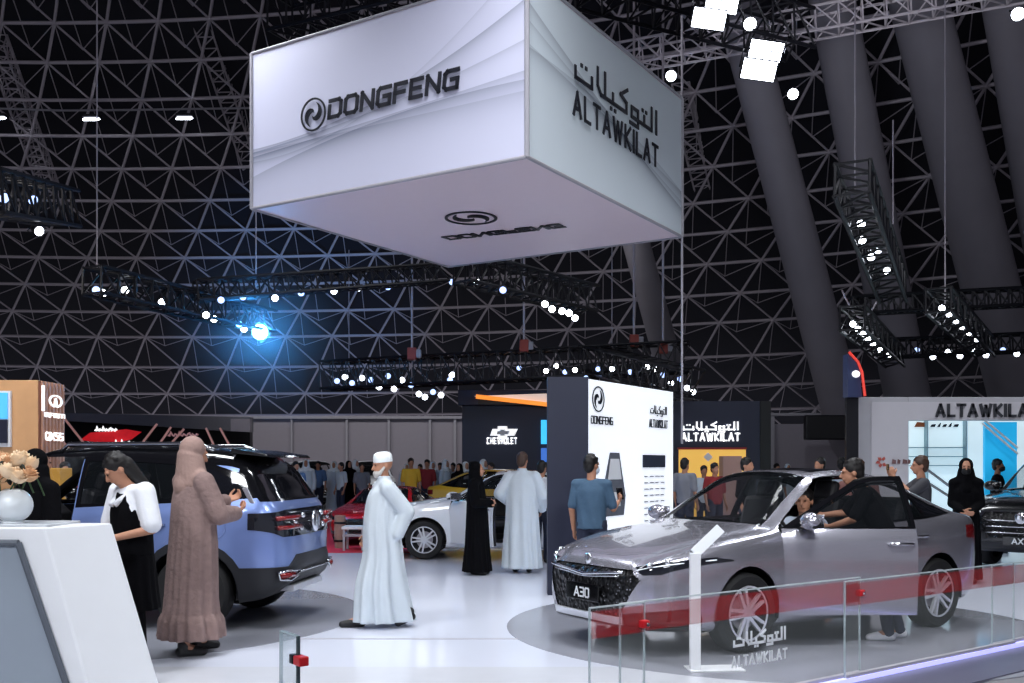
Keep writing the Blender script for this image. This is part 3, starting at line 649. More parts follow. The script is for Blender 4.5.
row([(853, 324, 0), (858, 329, 0), (863, 334, 0), (868, 339, 0), (873, 344, 0), (880, 350, 0), (889, 355, 0)], 17.3, 22.5, 'on the short receding truss above the small sign', 'spotlights on the short receding truss', .7)
truss(P(938, 300, 17), P(985, 348, 23), .4, 'second receding lighting truss near the right edge', 8)
row([(942, 308, 0), (949, 314, 0), (956, 321, 0), (962, 327, 0), (969, 333, 0), (977, 340, 0)], 17.3, 22.5, 'on the receding truss near the right edge', 'spotlights on the receding truss near the right edge', .7)
truss(P(880, 349, 23), P(1040, 342, 23), .4, 'lower level lighting truss above the grey portal booth', 14)
row([(917, 350, 1), (933, 357, 0), (948, 352, 0), (960, 356, 0), (973, 350, 0), (986, 355, 0), (1003, 350, 1), (1017, 354, 0)], 22.9, 22.9, 'on the lower level truss above the grey booth', 'spotlights above the grey portal booth', .8)
truss(P(-20, 190, 13), P(62, 208, 16), .55, 'dark lighting truss entering at the upper left edge', 8)
row([(4, 198, 1), (33, 200, 1), (39, 231, 0)], 13.3, 15, 'on the truss at the upper left edge', 'spotlights on the upper left truss', .9)
# dark truss work above the cube and the pale catwalk behind it
truss(P(560, -30, 22), P(800, 35, 26), 1.0, 'dark truss work above the right side of the hanging cube', 10, .05)
truss(P(560, 70, 31), P(1060, -22, 27), .7, 'pale catwalk truss crossing behind the hanging cube to the upper right', 22, .042, False)
truss(P(280, 18, 24), P(440, -20, 22), .9, 'dark truss work above the left side of the hanging cube', 8, .05)
# LED floodlights
def flood(px, py, Y, label, w_=.62, h_=.34):
    t = thing('flood_lamp', label, 'lamp', P(px, py, Y), group='LED floodlights at the upper right'); d = (Vector((1, 6, 0)) - t.location).normalized()
    t.rotation_euler = (Vector((0, -1, 0)).rotation_difference(d)).to_euler(); t.rotation_euler = (math.radians(28), math.radians(8), 0)
    MB().box((0, .06, 0), (w_ + .05, .1, h_ + .05)).build('housing', M_dark, t, bevel=.015)
    mb = MB(); [mb.box((-w_ / 2 + w_ * (i + .5) / 4, 0, 0), (w_ / 4 - .008, .02, h_)) for i in range(4)]
    mb.build('led_panel', M_lens, t)
    MB().tube([(-w_ / 2 - .05, .06, 0), (-w_ / 2 - .05, .06, h_), (w_ / 2 + .05, .06, h_), (w_ / 2 + .05, .06, 0)], .015, 5).build('bracket', M_dark, t)
flood(709, 19, 19, 'lower floodlight of the left pair at the upper right'); flood(722, 3, 19.5, 'upper floodlight of the left pair, cut by the top edge')
flood(766, 51, 19, 'upper floodlight of the pair above the leaning column'); flood(759, 70, 18.7, 'lower floodlight of the pair above the leaning column')
for i, (x, y, lab) in enumerate(((750, 24, 'round lamp between the two pairs of floodlights'), (793, 94, 'small bright lamp right of the floodlight pairs'), (1018, 14, 'lamp at the upper right corner beside the leaning column'), (671, 76, 'small lamp at the upper right corner of the hanging cube'))):
    lamp(x, y, 19, lab, 'single lamps at the upper right', 0, 1.0 if i in (1, 3) else 1.2, aim=(1, 0, 0))
for i, (x, y) in enumerate(((-2, 117), (92, 118), (185, 117), (259, 16))):
    t = thing('roof_lamp', ('bright flat lamp on the dome frame, cut by the left edge', 'bright flat lamp on the dome frame, left of the middle of the upper left', 'bright flat lamp on the dome frame, nearest left of the cube', 'bright lamp near the top, above the left corner of the cube')[i], 'lamp', P(x, y, 48), group='lamps on the dome frame')
    MB().box((0, .05, .06), (.8, .5, .16)).build('housing', M_dark, t, bevel=.03); MB().box((0, -.02, -.05), (.7, .5, .08), Matrix.Rotation(.5, 3, 'X')).build('lens', M_lens, t)
mb = MB(); mb.tube([P(-20, 108, 44), P(60, 110.5, 44.5), P(130, 110, 45), P(250, 108, 45)], .045, 6); tag(mb.build('cable_tray', M_post), 'thin pale cable tray along the dome behind the roof lamps', 'cable tray')
for i, (x, y0, y1, Y, lab) in enumerate(((97, -10, 276, 18, 'thin hanging cable above the left end of the sloping truss'), (256, 180, 300, 20, 'thin hanging cable just left of the cube'), (349, 250, 372, 26, 'thin hanging cable below the left half of the cube'), (855, -10, 190, 16, 'thin hanging cable between two leaning columns'), (945, -10, 308, 19, 'thin hanging cable in front of the widest leaning column'), (893, 120, 224, 18, 'thin hanging cable right of the steep truss'), (612, 245, 370, 25, 'thin hanging cable left of the column behind the cube'))):
    tag(MB().cyl(P(x, y1, Y), P(x, y0, Y), .014, n=5).build('cable', M_strut), lab, 'cable')
tag(MB().tube([P(110 + 75 * t, -6 + 200 * t, 50 + 8 * t) for t in (0, .5, 1)], .06, 6).build('cable', M_strut), 'slanting cable across the dome frame at the upper left', 'cable')
tag(MB().tube([P(842 + 36 * t, 290 + 60 * math.sin(PI * t) * .38 + 10 * t, 18) for t in [i / 12 for i in range(13)]], .015, 6).build('cable', M_strut), 'loop of cable sagging between two trusses at the right', 'cable')
# ------------------------------------------------------------------ cars
# car axes: x forward, y to the car's left, z up, origin on the ground midway between the axles
M_tyre = mat('tyre_rubber', (22, 22, 24), .75, noise=.1)
M_rim = mat('silver_rim', (214, 216, 222), .3, .45, noise=.03)
M_rimd = mat('dark_rim', (34, 34, 40), .4, .6)
M_glass = mat('tinted_car_glass', (34, 38, 42), .02, trans=.0, alpha=.24, noise=0, spec=.9)
M_glassd = mat('dark_privacy_glass', (16, 17, 22), .04, noise=.05, spec=.8)
M_clad = mat('black_cladding', (30, 31, 36), .5, noise=.08)
M_glossb = mat('gloss_black', (12, 12, 15), .1, noise=.05, coat=.5)
M_chrome = mat('chrome', (215, 216, 220), .12, 1.0, noise=.02)
M_seat = mat('black_leather', (30, 30, 34), .5, noise=.1)
M_lampg = mat('lamp_glass_dark', (34, 36, 44), .06, .3, noise=.2, nscale=14, coat=.6)
M_red = mat('red_lamp', (120, 16, 20), .15, noise=.1, coat=.5)
M_led = mat('white_lamp_strip', (245, 248, 255), .3, emit=(240, 246, 255), es=.5, noise=0)
def paint(name, col, metal=.0, rough=.3, coat=1.0, back=(24, 24, 28)):
    return mat(name, col, rough, metal, coat=coat, noise=.03, nscale=3, back=back)
def grille_mat(name, sc):
    m = mat(name, (14, 14, 17), .3, .4, noise=.2, nscale=30); nt = m.node_tree; L = nt.links.new; b = nt.nodes['Principled BSDF']
    tc = nt.nodes.new('ShaderNodeTexCoord'); v = nt.nodes.new('ShaderNodeTexVoronoi'); v.inputs['Scale'].default_value = sc; L(tc.outputs['Object'], v.inputs['Vector'])
    r = nt.nodes.new('ShaderNodeValToRGB'); L(v.outputs['Distance'], r.inputs[0]); e = r.color_ramp.elements
    e[0].position = .10; e[0].color = rgb(150, 150, 158); e[1].position = .22; e[1].color = rgb(12, 12, 15); L(r.outputs[0], b.inputs['Base Color'])
    bp = nt.nodes.new('ShaderNodeBump'); bp.inputs['Strength'].default_value = .8; bp.inputs['Distance'].default_value = .02; L(v.outputs['Distance'], bp.inputs['Height']); L(bp.outputs['Normal'], b.inputs['Normal'])
    return m
M_grille = grille_mat('studded_black_grille', 26)

def shell(sp):
    f = {k: pchip(sp[k]) for k in ('top', 'belt', 'w', 'wr', 'zb', 'drop')}
    x0, x1 = sp['x0'], sp['x1']; n = 84; rings = []
    xs = [x0 + (x1 - x0) * (.5 - .5 * math.cos(PI * (.04 + .92 * i / n))) for i in range(n + 1)]
    xs = [x0] + xs[1:-1] + [x1]
    K = 4
    def section(x):
        w_, zt, zbl, wr, zb = f['w'](x), f['top'](x), f['belt'](x), f['wr'](x), f['zb'](x)
        zr = zt - f['drop'](x); zr = max(zr, zbl + .012); zt = max(zt, zr + .012)
        h = zbl - zb
        pts = [(0, zb), (w_ * .80, zb + .0), (w_ * .965, zb + .07), (w_ * .99, zb + .07 + h * .22), (w_, zb + h * .62), (w_ * .992, zb + h * .86), (w_ * sp.get('wb', .955), zbl),
               ((w_ * sp.get('wb', .955) + wr) / 2 + .018, (zbl + zr) / 2 + .01), (wr, zr), (wr * .82, zr + (zt - zr) * .60), (wr * .45, zr + (zt - zr) * .93), (0, zt)]
        us = list(range(len(pts))); fy = pchip(list(zip(us, [p[0] for p in pts]))); fz = pchip(list(zip(us, [p[1] for p in pts])))
        half = [(fy(i / K), fz(i / K)) for i in range((len(pts) - 1) * K + 1)]
        return half
    for x in xs:
        hf = section(x); rings.append([Vector((x, y, z)) for y, z in hf] + [Vector((x, -y, z)) for y, z in reversed(hf[1:-1])])
    def cap(ring, dx):
        zc = (min(v.z for v in ring) + max(v.z for v in ring)) / 2; out = []
        for s, d in ((.93, .35), (.8, .62), (.6, .85), (.3, .97), (.04, 1.0)):
            out.append([Vector((v.x + dx * d, v.y * s, zc + (v.z - zc) * s)) for v in ring])
        return out
    rings = list(reversed(cap(rings[0], -sp.get('bulge0', .05)))) + rings + cap(rings[-1], sp.get('bulge1', .05))
    bm = MB().loft(rings).bm(); bmesh.ops.recalc_face_normals(bm, faces=bm.faces[:]); return bm, f

AX = {'xz': (0, 2), 'yz': (1, 2), 'xy': (0, 1)}
def pip(p, poly):
    c = False; n = len(poly)
    for i in range(n):
        a, b = poly[i], poly[i - 1]
        if (a[1] > p[1]) != (b[1] > p[1]) and p[0] < (b[0] - a[0]) * (p[1] - a[1]) / (b[1] - a[1]) + a[0]: c = not c
    return c
def cut(bm, poly, plane, filt):
    i0, i1 = AX[plane]
    lo = [min(p[k] for p in poly) - .03 for k in (0, 1)]; hi = [max(p[k] for p in poly) + .03 for k in (0, 1)]
    for k in range(len(poly)):
        a, b = poly[k], poly[(k + 1) % len(poly)]
        co = [0, 0, 0]; no = [0, 0, 0]; co[i0], co[i1] = a; no[i0], no[i1] = -(b[1] - a[1]), (b[0] - a[0])
        if abs(no[i0]) + abs(no[i1]) < 1e-6: continue
        fs = []
        for fc in bm.faces:
            vs = fc.verts
            if max(v.co[i0] for v in vs) < lo[0] or min(v.co[i0] for v in vs) > hi[0] or max(v.co[i1] for v in vs) < lo[1] or min(v.co[i1] for v in vs) > hi[1]: continue
            if filt(fc.calc_center_median(), fc.normal): fs.append(fc)
        es = {e for fc in fs for e in fc.edges}; vs = {v for fc in fs for v in fc.verts}
        bmesh.ops.bisect_plane(bm, geom=list(vs) + list(es) + fs, dist=2e-4, plane_co=co, plane_no=no)
def circle(cx, cz, r, n=28): return [(cx + r * math.cos(2 * PI * i / n), cz + r * math.sin(2 * PI * i / n)) for i in range(n)]
def mirror(poly): return [(-p[0], p[1]) for p in poly]

def carve(bm, regions):
    """regions: (key, polygon, plane, filter); the first region that holds a face's centre takes it. Returns {key: mesh data with the shared smooth normals}"""
    for key, poly, plane, filt in regions: cut(bm, poly, plane, filt)
    bm.normal_update(); groups = {}
    for fc in bm.faces:
        c = fc.calc_center_median(); k = 'body'
        for key, poly, plane, filt in regions:
            i0, i1 = AX[plane]
            if filt(c, fc.normal) and pip((c[i0], c[i1]), poly): k = key; break
        groups.setdefault(k, []).append(fc)
    return groups
def region_obj(name, faces, m, parent, off=0.0, inset=0.0, groove=0.0, thick=0.0):
    vm = {}; vs = []; ns = []; fs = []
    for fc in faces:
        for v in fc.verts:
            if v not in vm: vm[v] = len(vs); vs.append(v.co + v.normal * off); ns.append(v.normal.copy())
        fs.append([vm[v] for v in fc.verts])
    if groove:
        cnt = {}
        for f_ in fs:
            for i in range(len(f_)):
                e = tuple(sorted((f_[i], f_[i - 1]))); cnt[e] = cnt.get(e, 0) + 1
        bd = [e for e, c in cnt.items() if c == 1]; bset = {v for e in bd for v in e}
        ext = {}
        for v in bset: ext[v] = len(vs); vs.append(vs[v] - ns[v] * groove); ns.append(ns[v])
        # a short return lip along the outline
        for f_ in list(fs):
            for i in range(len(f_)):
                a, b = f_[i - 1], f_[i]
                if cnt[tuple(sorted((a, b)))] == 1: fs.append([b, a, ext[a], ext[b]])
    if thick:
        n0 = len(vs); k = len(fs)
        vs += [v - n * thick for v, n in zip(vs, ns)]; fs += [[i + n0 for i in reversed(f_)] for f_ in fs[:k]]
        ns += [-n for n in ns]
    me = bpy.data.meshes.new(name); me.from_pydata(vs, [], fs); me.validate()
    me.polygons.foreach_set('use_smooth', [True] * len(me.polygons))
    if not groove and not thick and len(me.vertices) == len(ns): me.normals_split_custom_set_from_vertices(ns)
    elif groove: me.set_sharp_from_angle(angle=math.radians(50))
    o = bpy.data.objects.new(name, me); C.objects.link(o); return finish(o, m, parent)

def wheel(parent, x, y, r, rr, style, wd=.215, steer=0):
    s = 1 if y > 0 else -1
    o = MB().lathe([(rr, -wd / 2 * .8), (rr + .01, -wd / 2), (r - .03, -wd / 2), (r - .005, -wd / 2 + .03), (r, -.05), (r, .05), (r - .005, wd / 2 - .03), (r - .03, wd / 2), (rr + .01, wd / 2), (rr, wd / 2 * .8)], axis='y', n=44).build('wheel', M_tyre, parent, smooth=40)
    o.location = (x, y, r); o.rotation_euler = (0, 0, steer + (0 if s > 0 else PI))
    MB().lathe([(rr, wd * .42), (rr * .93, wd * .46), (rr * .9, wd * .40), (rr * .88, -.02), (0, -.03)], axis='y', n=40).build('rim_barrel', M_rimd, o, smooth=40)
    MB().lathe([(rr * .99, wd * .40), (rr * .99, wd * .47), (rr * .92, wd * .47), (rr * .92, wd * .40)], axis='y', n=44).build('rim_lip', M_rim, o, smooth=40)
    n = 5; mb = MB()
    for i in range(n):
        a = 2 * PI * i / n + .3
        for d0, d1, wi, wo in ((-.30, -.18, .030, .024), (.30, .18, .030, .024)) if style == 'twin' else ((0, -.34, .05, .035), (0, .34, .05, .035)):
            p = [Vector((rr * .16 * math.sin(a + d0 * 1.5), 0, rr * .16 * math.cos(a + d0 * 1.5))), Vector((rr * .95 * math.sin(a + d1), 0, rr * .95 * math.cos(a + d1)))]
            d = (p[1] - p[0]).normalized(); nn = Vector((d.z, 0, -d.x)); q = [p[0] - nn * wi / 2, p[1] - nn * wo / 2, p[1] + nn * wo / 2, p[0] + nn * wi / 2]
            mb.add([v + Vector((0, wd * .43, 0)) for v in q] + [v + Vector((0, wd * .30, 0)) for v in q], [(0, 1, 2, 3), (7, 6, 5, 4), (0, 4, 5, 1), (1, 5, 6, 2), (2, 6, 7, 3), (3, 7, 4, 0)])
    mb.lathe([(0, wd * .45), (rr * .2, wd * .44), (rr * .24, wd * .36), (rr * .24, wd * .2)], axis='y', n=20)
    mb.build('rim_spokes', M_rim, o)
    MB().lathe([(rr * .62, .02), (rr * .62, .035), (0, .035)], axis='y', n=30).build('brake_disc', M_post, o)
    return o
def arch_liner(parent, x, z, r, y):
    s = 1 if y > 0 else -1; n = 24; mb = MB(); rings = []
    for yy in (abs(y) - .015, .52):
        rings.append([Vector((x + r * math.cos(PI * 1.12 * i / n - .06 * PI), s * yy, z + r * math.sin(PI * 1.12 * i / n - .06 * PI))) for i in range(n + 1)])
    mb.loft(rings, cap=False, closed=False)
    c = [Vector((x + r * math.cos(PI * 1.12 * i / n - .06 * PI), s * .52, z + r * math.sin(PI * 1.12 * i / n - .06 * PI))) for i in range(n + 1)]
    mb.add(c, [tuple(range(n + 1))])
    mb.build('wheel_well', M_black, parent, smooth=40)
def seat(parent, x, y, z, sc=1.0):
    o = MB().box((0, 0, .09), (.50, .50, .16)).build('seat', M_seat, parent, bevel=.05); o.location = (x, y, z)
    R = Matrix.Rotation(-.32, 3, 'Y')
    MB().box((-.30, 0, .44), (.14, .48, .60), R).build('backrest', M_seat, o, bevel=.05); MB().box((-.43, 0, .80), (.09, .26, .18), R).build('headrest', M_seat, o, bevel=.035)
    return o
def interior(car, dash_x, y_w, floor_z, belt, front_x=.25, rear_x=-.75, cockpit=True):
    MB().box(((dash_x + rear_x) / 2 - .1, 0, floor_z), (dash_x - rear_x + 1.2, y_w * 1.66, .05)).build('cabin_floor', M_seat, car)
    MB().prism([(dash_x + .12, floor_z), (dash_x - .28, floor_z + .25), (dash_x - .33, belt - .10), (dash_x - .2, belt + .02), (dash_x + .16, belt - .02)], y_w * 1.66, Matrix.Translation((0, -y_w * .83, 0))).build('dashboard', M_seat, car, bevel=.02)
    if cockpit:
        o = MB().lathe([(.155 + .016 * math.cos(t), .016 * math.sin(t)) for t in [2 * PI * i / 8 for i in range(9)]], n=28).build('steering_wheel', M_seat, car, smooth=True)
        o.location = (dash_x - .50, .36, belt - .06); o.rotation_euler = (0, -1.15, 0)
        MB().cyl((0, 0, -.12), (0, 0, 0), .035).build('wheel_hub', M_seat, o); MB().box((0, 0, 0), (.04, .3, .02)).build('wheel_spoke', M_seat, o)
    for y in (.37, -.37): seat(car, front_x - .12, y, floor_z + .18)
    o = MB().box((rear_x - .05, 0, floor_z + .28), (.5, 1.2, .16)).build('rear_seat', M_seat, car, bevel=.05)
    MB().box((rear_x - .40, 0, floor_z + .62), (.14, 1.2, .6), Matrix.Rotation(-.35, 3, 'Y')).build('rear_backrest', M_seat, o, bevel=.05)
def mirror(car, x, y, z, m, sc=1.0):
    s = 1 if y > 0 else -1
    o = MB().ball((0, 0, 0), (.085 * sc, .125 * sc, .075 * sc), 16).build('door_mirror', m, car, smooth=True); o.location = (x, y + s * .12, z + .07)
    MB().box((-.03 * sc, 0, -.035), (.10 * sc, .22 * sc, .04)).build('mirror_base', M_glossb, o, bevel=.012); MB().box((.03, -s * .13, -.07), (.05, .14, .035)).build('mirror_arm', M_glossb, o, bevel=.01)
    MB().box((-.078 * sc, 0, 0), (.012, .20 * sc, .11 * sc)).build('mirror_glass', M_chrome, o, bevel=.004)
    return o
def handle(parent, x, y, z, m):
    s = 1 if y > 0 else -1
    MB().tube([(x - .12, y, z), (x - .09, y + s * .035, z + .004), (x + .08, y + s * .035, z + .006), (x + .11, y, z + .004)], .014, 8).build('door_handle', m, parent, smooth=True)
def S(sign, cond=lambda c, n: True): return lambda c, n: c.y * sign > .25 and cond(c, n)
def swing(o, hinge, ang):
    """opens a door (and what hangs on it) about an upright hinge line"""
    T = Matrix.Translation(hinge) @ Matrix.Rotation(ang, 4, 'Z') @ Matrix.Translation(-Vector(hinge)); o.matrix_local = T

SEDAN = dict(x0=-2.21, x1=2.36, bulge0=.06, bulge1=.08,
    top=[(-2.21, .93), (-2.18, 1.02), (-2.10, 1.065), (-1.95, 1.085), (-1.5, 1.27), (-1.1, 1.405), (-.7, 1.47), (-.25, 1.49), (.15, 1.455), (.55, 1.27), (.98, 1.03), (1.4, .97), (1.8, .905), (2.15, .82), (2.30, .755), (2.36, .69)],
    belt=[(-2.21, .90), (-2.14, .98), (-1.8, 1.02), (-1, 1.005), (0, .97), (.9, .935), (1.5, .88), (1.95, .80), (2.25, .73), (2.36, .65)],
    w=[(-2.21, .62), (-2.18, .70), (-2.1, .80), (-1.8, .875), (-1.35, .905), (0, .91), (1.35, .905), (1.75, .88), (2.05, .82), (2.25, .72), (2.36, .60)],
    wr=[(-2.21, .55), (-2.1, .62), (-1.9, .62), (-1.4, .575), (-.6, .57), (0, .575), (.5, .635), (1.0, .72), (1.6, .70), (2.1, .62), (2.36, .48)],
    zb=[(-2.21, .36), (-2.1, .25), (-1.6, .19), (0, .18), (1.6, .18), (2.1, .2), (2.36, .22)],
    drop=[(-2.21, .02), (-1.9, .035), (-1.2, .075), (0, .085), (.5, .07), (1.0, .04), (2.2, .03)])
def sedan(name, label, cat, loc, rz, pm, group=None, open_left=None, plate=None, detail=True, sp=SEDAN, frame_m=None, xs_=1.0, scale=1.0):
    car = thing(name, label, cat, loc, rz, group, scale); car.scale.x *= xs_; bm, f = shell(sp); frame_m = frame_m or M_glossb
    R = .375; R_ = []
    for s in (1, -1):
        k = 'L' if s > 0 else 'R'
        for ax in (1.35, -1.35): R_.append(('void', circle(ax, .33, R), 'xz', lambda c, n, s=s: c.y * s > .45 and c.z < .8))
        cab = lambda c, n, s=s: c.y * s > .3 and c.z > .24
        R_.append(('fwin' + k, [(.80, .995), (.45, 1.19), (.13, 1.35), (-.02, 1.378), (-.25, 1.385), (-.25, 1.005)], 'xz', cab))
        R_.append(('rwin' + k, [(-.33, 1.01), (-.33, 1.385), (-.6, 1.375), (-.9, 1.325), (-1.14, 1.25), (-1.14, 1.035)], 'xz', cab))
        R_.append(('qwin' + k, [(-1.19, 1.04), (-1.19, 1.225), (-1.45, 1.12), (-1.60, 1.065)], 'xz', cab))
        R_.append(('fframe' + k, [(.90, .985), (.50, 1.20), (.14, 1.39), (-.02, 1.415), (-.285, 1.42), (-.285, .985)], 'xz', cab))
        R_.append(('rframe' + k, [(-.295, .985), (-.295, 1.42), (-.65, 1.405), (-.95, 1.345), (-1.22, 1.245), (-1.63, 1.06), (-1.2, 1.02)], 'xz', cab))
        R_.append(('fdoor' + k, [(.90, .28), (.93, .86), (.90, .986), (-.285, .986), (-.285, .28)], 'xz', cab))
        R_.append(('rdoor' + k, [(-.30, .28), (-.30, .986), (-1.16, 1.0), (-1.18, .78), (-1.02, .62), (-.93, .45), (-.93, .28)], 'xz', cab))
    top = lambda c, n: c.z > .8 and n.z > .15
    R_.append(('windshield', [(.98, -.67), (1.01, -.3), (1.02, 0), (1.01, .3), (.98, .67), (.19, .525), (.15, 0), (.19, -.525)], 'xy', lambda c, n: top(c, n) and c.x > 0))
    R_.append(('rear_window', [(-1.22, -.50), (-1.22, .50), (-1.86, .56), (-1.86, -.56)], 'xy', top))
    R_.append(('roof_glass', [(.02, -.44), (.05, 0), (.02, .44), (-.95, .44), (-.95, -.44)], 'xy', top))
    R_.append(('hood', [(1.06, -.74), (1.08, 0), (1.06, .74), (1.6, .71), (2.1, .58), (2.24, .3), (2.26, 0), (2.24, -.3), (2.1, -.58), (1.6, -.71)], 'xy', lambda c, n: c.z > .66 and n.z > .3))
    front = lambda c, n: c.x > 1.6 and c.z < .80
    R_.append(('grille', [(-.52, .69), (.52, .69), (.62, .62), (.44, .315), (-.44, .315), (-.62, .62)], 'yz', front))
    for s in (1, -1):
        R_.append(('lamp' + str(s), [(s * .53, .715), (s * .63, .655), (s * .74, .665), (s * .90, .755), (s * .87, .79), (s * .68, .745)], 'yz', lambda c, n, s=s: c.x > 1.55 and c.y * s > .3))
        R_.append(('tail' + str(s), [(s * .25, .90), (s * .25, .80), (s * .70, .78), (s * .93, .84), (s * .93, .95), (s * .7, .93)], 'yz', lambda c, n, s=s: c.x < -1.85 and c.y * s > .1))
        R_.append(('vent' + str(s), [(s * .47, .345), (s * .84, .40), (s * .86, .25), (s * .47, .25)], 'yz', lambda c, n, s=s: c.x > 1.85 and c.y * s > .3))
    R_.append(('lip', [(-.75, .315), (.75, .315), (.75, .262), (-.75, .262)], 'yz', lambda c, n: c.x > 1.7))
    R_.append(('lower', [(-.8, .262), (.8, .262), (.8, .10), (-.8, .10)], 'yz', lambda c, n: c.x > 1.75))
    g = carve(bm, R_)
    body = region_obj('body', g['body'], pm, car)
    for k, y in (('L', 1), ('R', -1)):
        op = open_left if k == 'L' else None
        for w0, d in (('f', 'front'), ('r', 'rear')):
            if w0 + 'door' + k in g:
                dr = region_obj(d + '_door', g[w0 + 'door' + k], pm, car, .002, groove=.03, thick=.05 if (op and w0 == 'f') else 0)
                if w0 + 'frame' + k in g: region_obj('window_frame', g[w0 + 'frame' + k], frame_m if not (op and w0 == 'r') else frame_m, dr, .001, groove=.02, thick=.035 if (op and w0 == 'f') else 0)
                if w0 + 'win' + k in g: region_obj('window_glass', g[w0 + 'win' + k], M_glass, dr, -.004)
                if detail: handle(dr, -.13 if w0 == 'f' else -1.0, y * .905, .86, M_chrome)
                if op and w0 == 'f': swing(dr, (.90, .88, .5), op)
                if w0 == 'f' and detail: mirror(dr, .70, y * .86, .985, pm)
        if 'qwin' + k in g: region_obj('quarter_glass', g['qwin' + k], M_glassd, body, -.003)
    region_obj('windshield', g['windshield'], M_glass, car, -.003)
    region_obj('rear_window', g['rear_window'], M_glass, car, -.003)
    region_obj('sunroof', g['roof_glass'], M_glassd, body, -.002)
    hd = region_obj('hood', g['hood'], pm, car, .002, groove=.025)
    gr = region_obj('grille', g['grille'], M_grille, car, -.012)
    for s in (1, -1):
        lp = region_obj('headlight', g['lamp%d' % s], M_lampg, car, -.004); xs = max(v.x for v in [fc.calc_center_median() for fc in g['lamp%d' % s]])
        pts = sorted([fc.calc_center_median() for fc in g['lamp%d' % s]], key=lambda c: c.y * s)
        if detail and len(pts) > 4:
            sel = [pts[int((len(pts) - 1) * t)] for t in (.05, .35, .65, .95)]
            MB().tube([Vector((v.x + .006, v.y, .675 + .10 * (abs(v.y) - .5) / .4)) for v in sel], .0045, 6).build('light_strip', M_led, lp)
            for t in (.35, .6): v = pts[int(len(pts) * t)]; MB().ball(v + Vector((.0, 0, 0)), .026, 12).build('projector_lens', M_chrome, lp, smooth=True)
        region_obj('tail_lamp', g['tail%d' % s], M_red, car, .001)
        if 'vent%d' % s in g: region_obj('bumper_vent', g['vent%d' % s], M_glossb, gr, -.01)
    region_obj('bumper_lip', g['lip'], M_rim, car, .012, groove=.02); region_obj('lower_bumper', g['lower'], M_glossb, car, -.004)
    if detail:
        zs = [fc.calc_center_median() for fc in g['grille']]; xf = max(v.x for v in zs)
        def gx(y): return max([v.x for v in zs if abs(v.y - y) < .08] or [xf])
        MB().tube([(gx(y) + .014, y, .675 - .05 * (1 - abs(y) / .5) ** 1.0) for y in [-.5 + .1 * i for i in range(11)]], .013, 8).build('chrome_bar', M_chrome, gr, smooth=True)
        MB().tube([(gx(y) + .010, y, .64 - .035 * (1 - abs(y) / .45)) for y in [-.45 + .1 * i for i in range(10)]], .007, 8).build('chrome_bar', M_chrome, gr, smooth=True)
        MB().ball((xf - .04, 0, .745), (.02, .05, .05), 14).build('badge', M_chrome, car, smooth=True)
    if plate:
        p = MB().box((2.465, 0, .48), (.02, .46, .14)).build('number_plate', M_glossb, car, bevel=.005)
        text_mb(plate, .07, .013, .004, frame_mat((2.477, .0, .44), (0, 1, 0), (0, 0, 1)), gap=.3, sx=1.0).build('plate_lettering', M_wht, p)
    for ax in (1.35, -1.35):
        for s in (1, -1): wheel(car, ax, s * .79, .325, .225, 'twin').scale.x = 1 / xs_; arch_liner(body, ax, .33, R, s * .905)
    MB().box((0, 0, .20), (3.4, 1.3, .06)).build('underbody', M_black, body)
    interior(car, .92, .88, .30, .98)
    return car

SUVP = dict(x0=-2.12, x1=2.15, bulge0=.07, bulge1=.08, wb=.945,
    top=[(-2.12, 1.02), (-2.08, 1.16), (-2.0, 1.30), (-1.8, 1.60), (-1.6, 1.70), (-1.2, 1.74), (-.4, 1.77), (.1, 1.74), (.5, 1.54), (1.02, 1.18), (1.4, 1.13), (1.8, 1.07), (2.05, .98), (2.12, .90), (2.15, .80)],
    belt=[(-2.12, 1.0), (-2.05, 1.14), (-1.9, 1.22), (-1.2, 1.20), (0, 1.14), (.95, 1.10), (1.5, 1.05), (1.9, .96), (2.1, .86), (2.15, .76)],
    w=[(-2.12, .70), (-2.06, .79), (-1.9, .86), (-1.35, .915), (0, .92), (1.35, .915), (1.7, .89), (1.95, .82), (2.1, .73), (2.15, .64)],
    wr=[(-2.12, .64), (-1.9, .66), (-1.4, .64), (0, .645), (.5, .69), (1.0, .76), (1.6, .74), (2.0, .66), (2.15, .55)],
    zb=[(-2.12, .44), (-1.9, .30), (-1.4, .24), (0, .23), (1.6, .24), (2.0, .28), (2.15, .34)],
    drop=[(-2.12, .02), (-1.6, .10), (-1, .10), (0, .10), (.5, .08), (1.0, .04), (2.15, .03)])
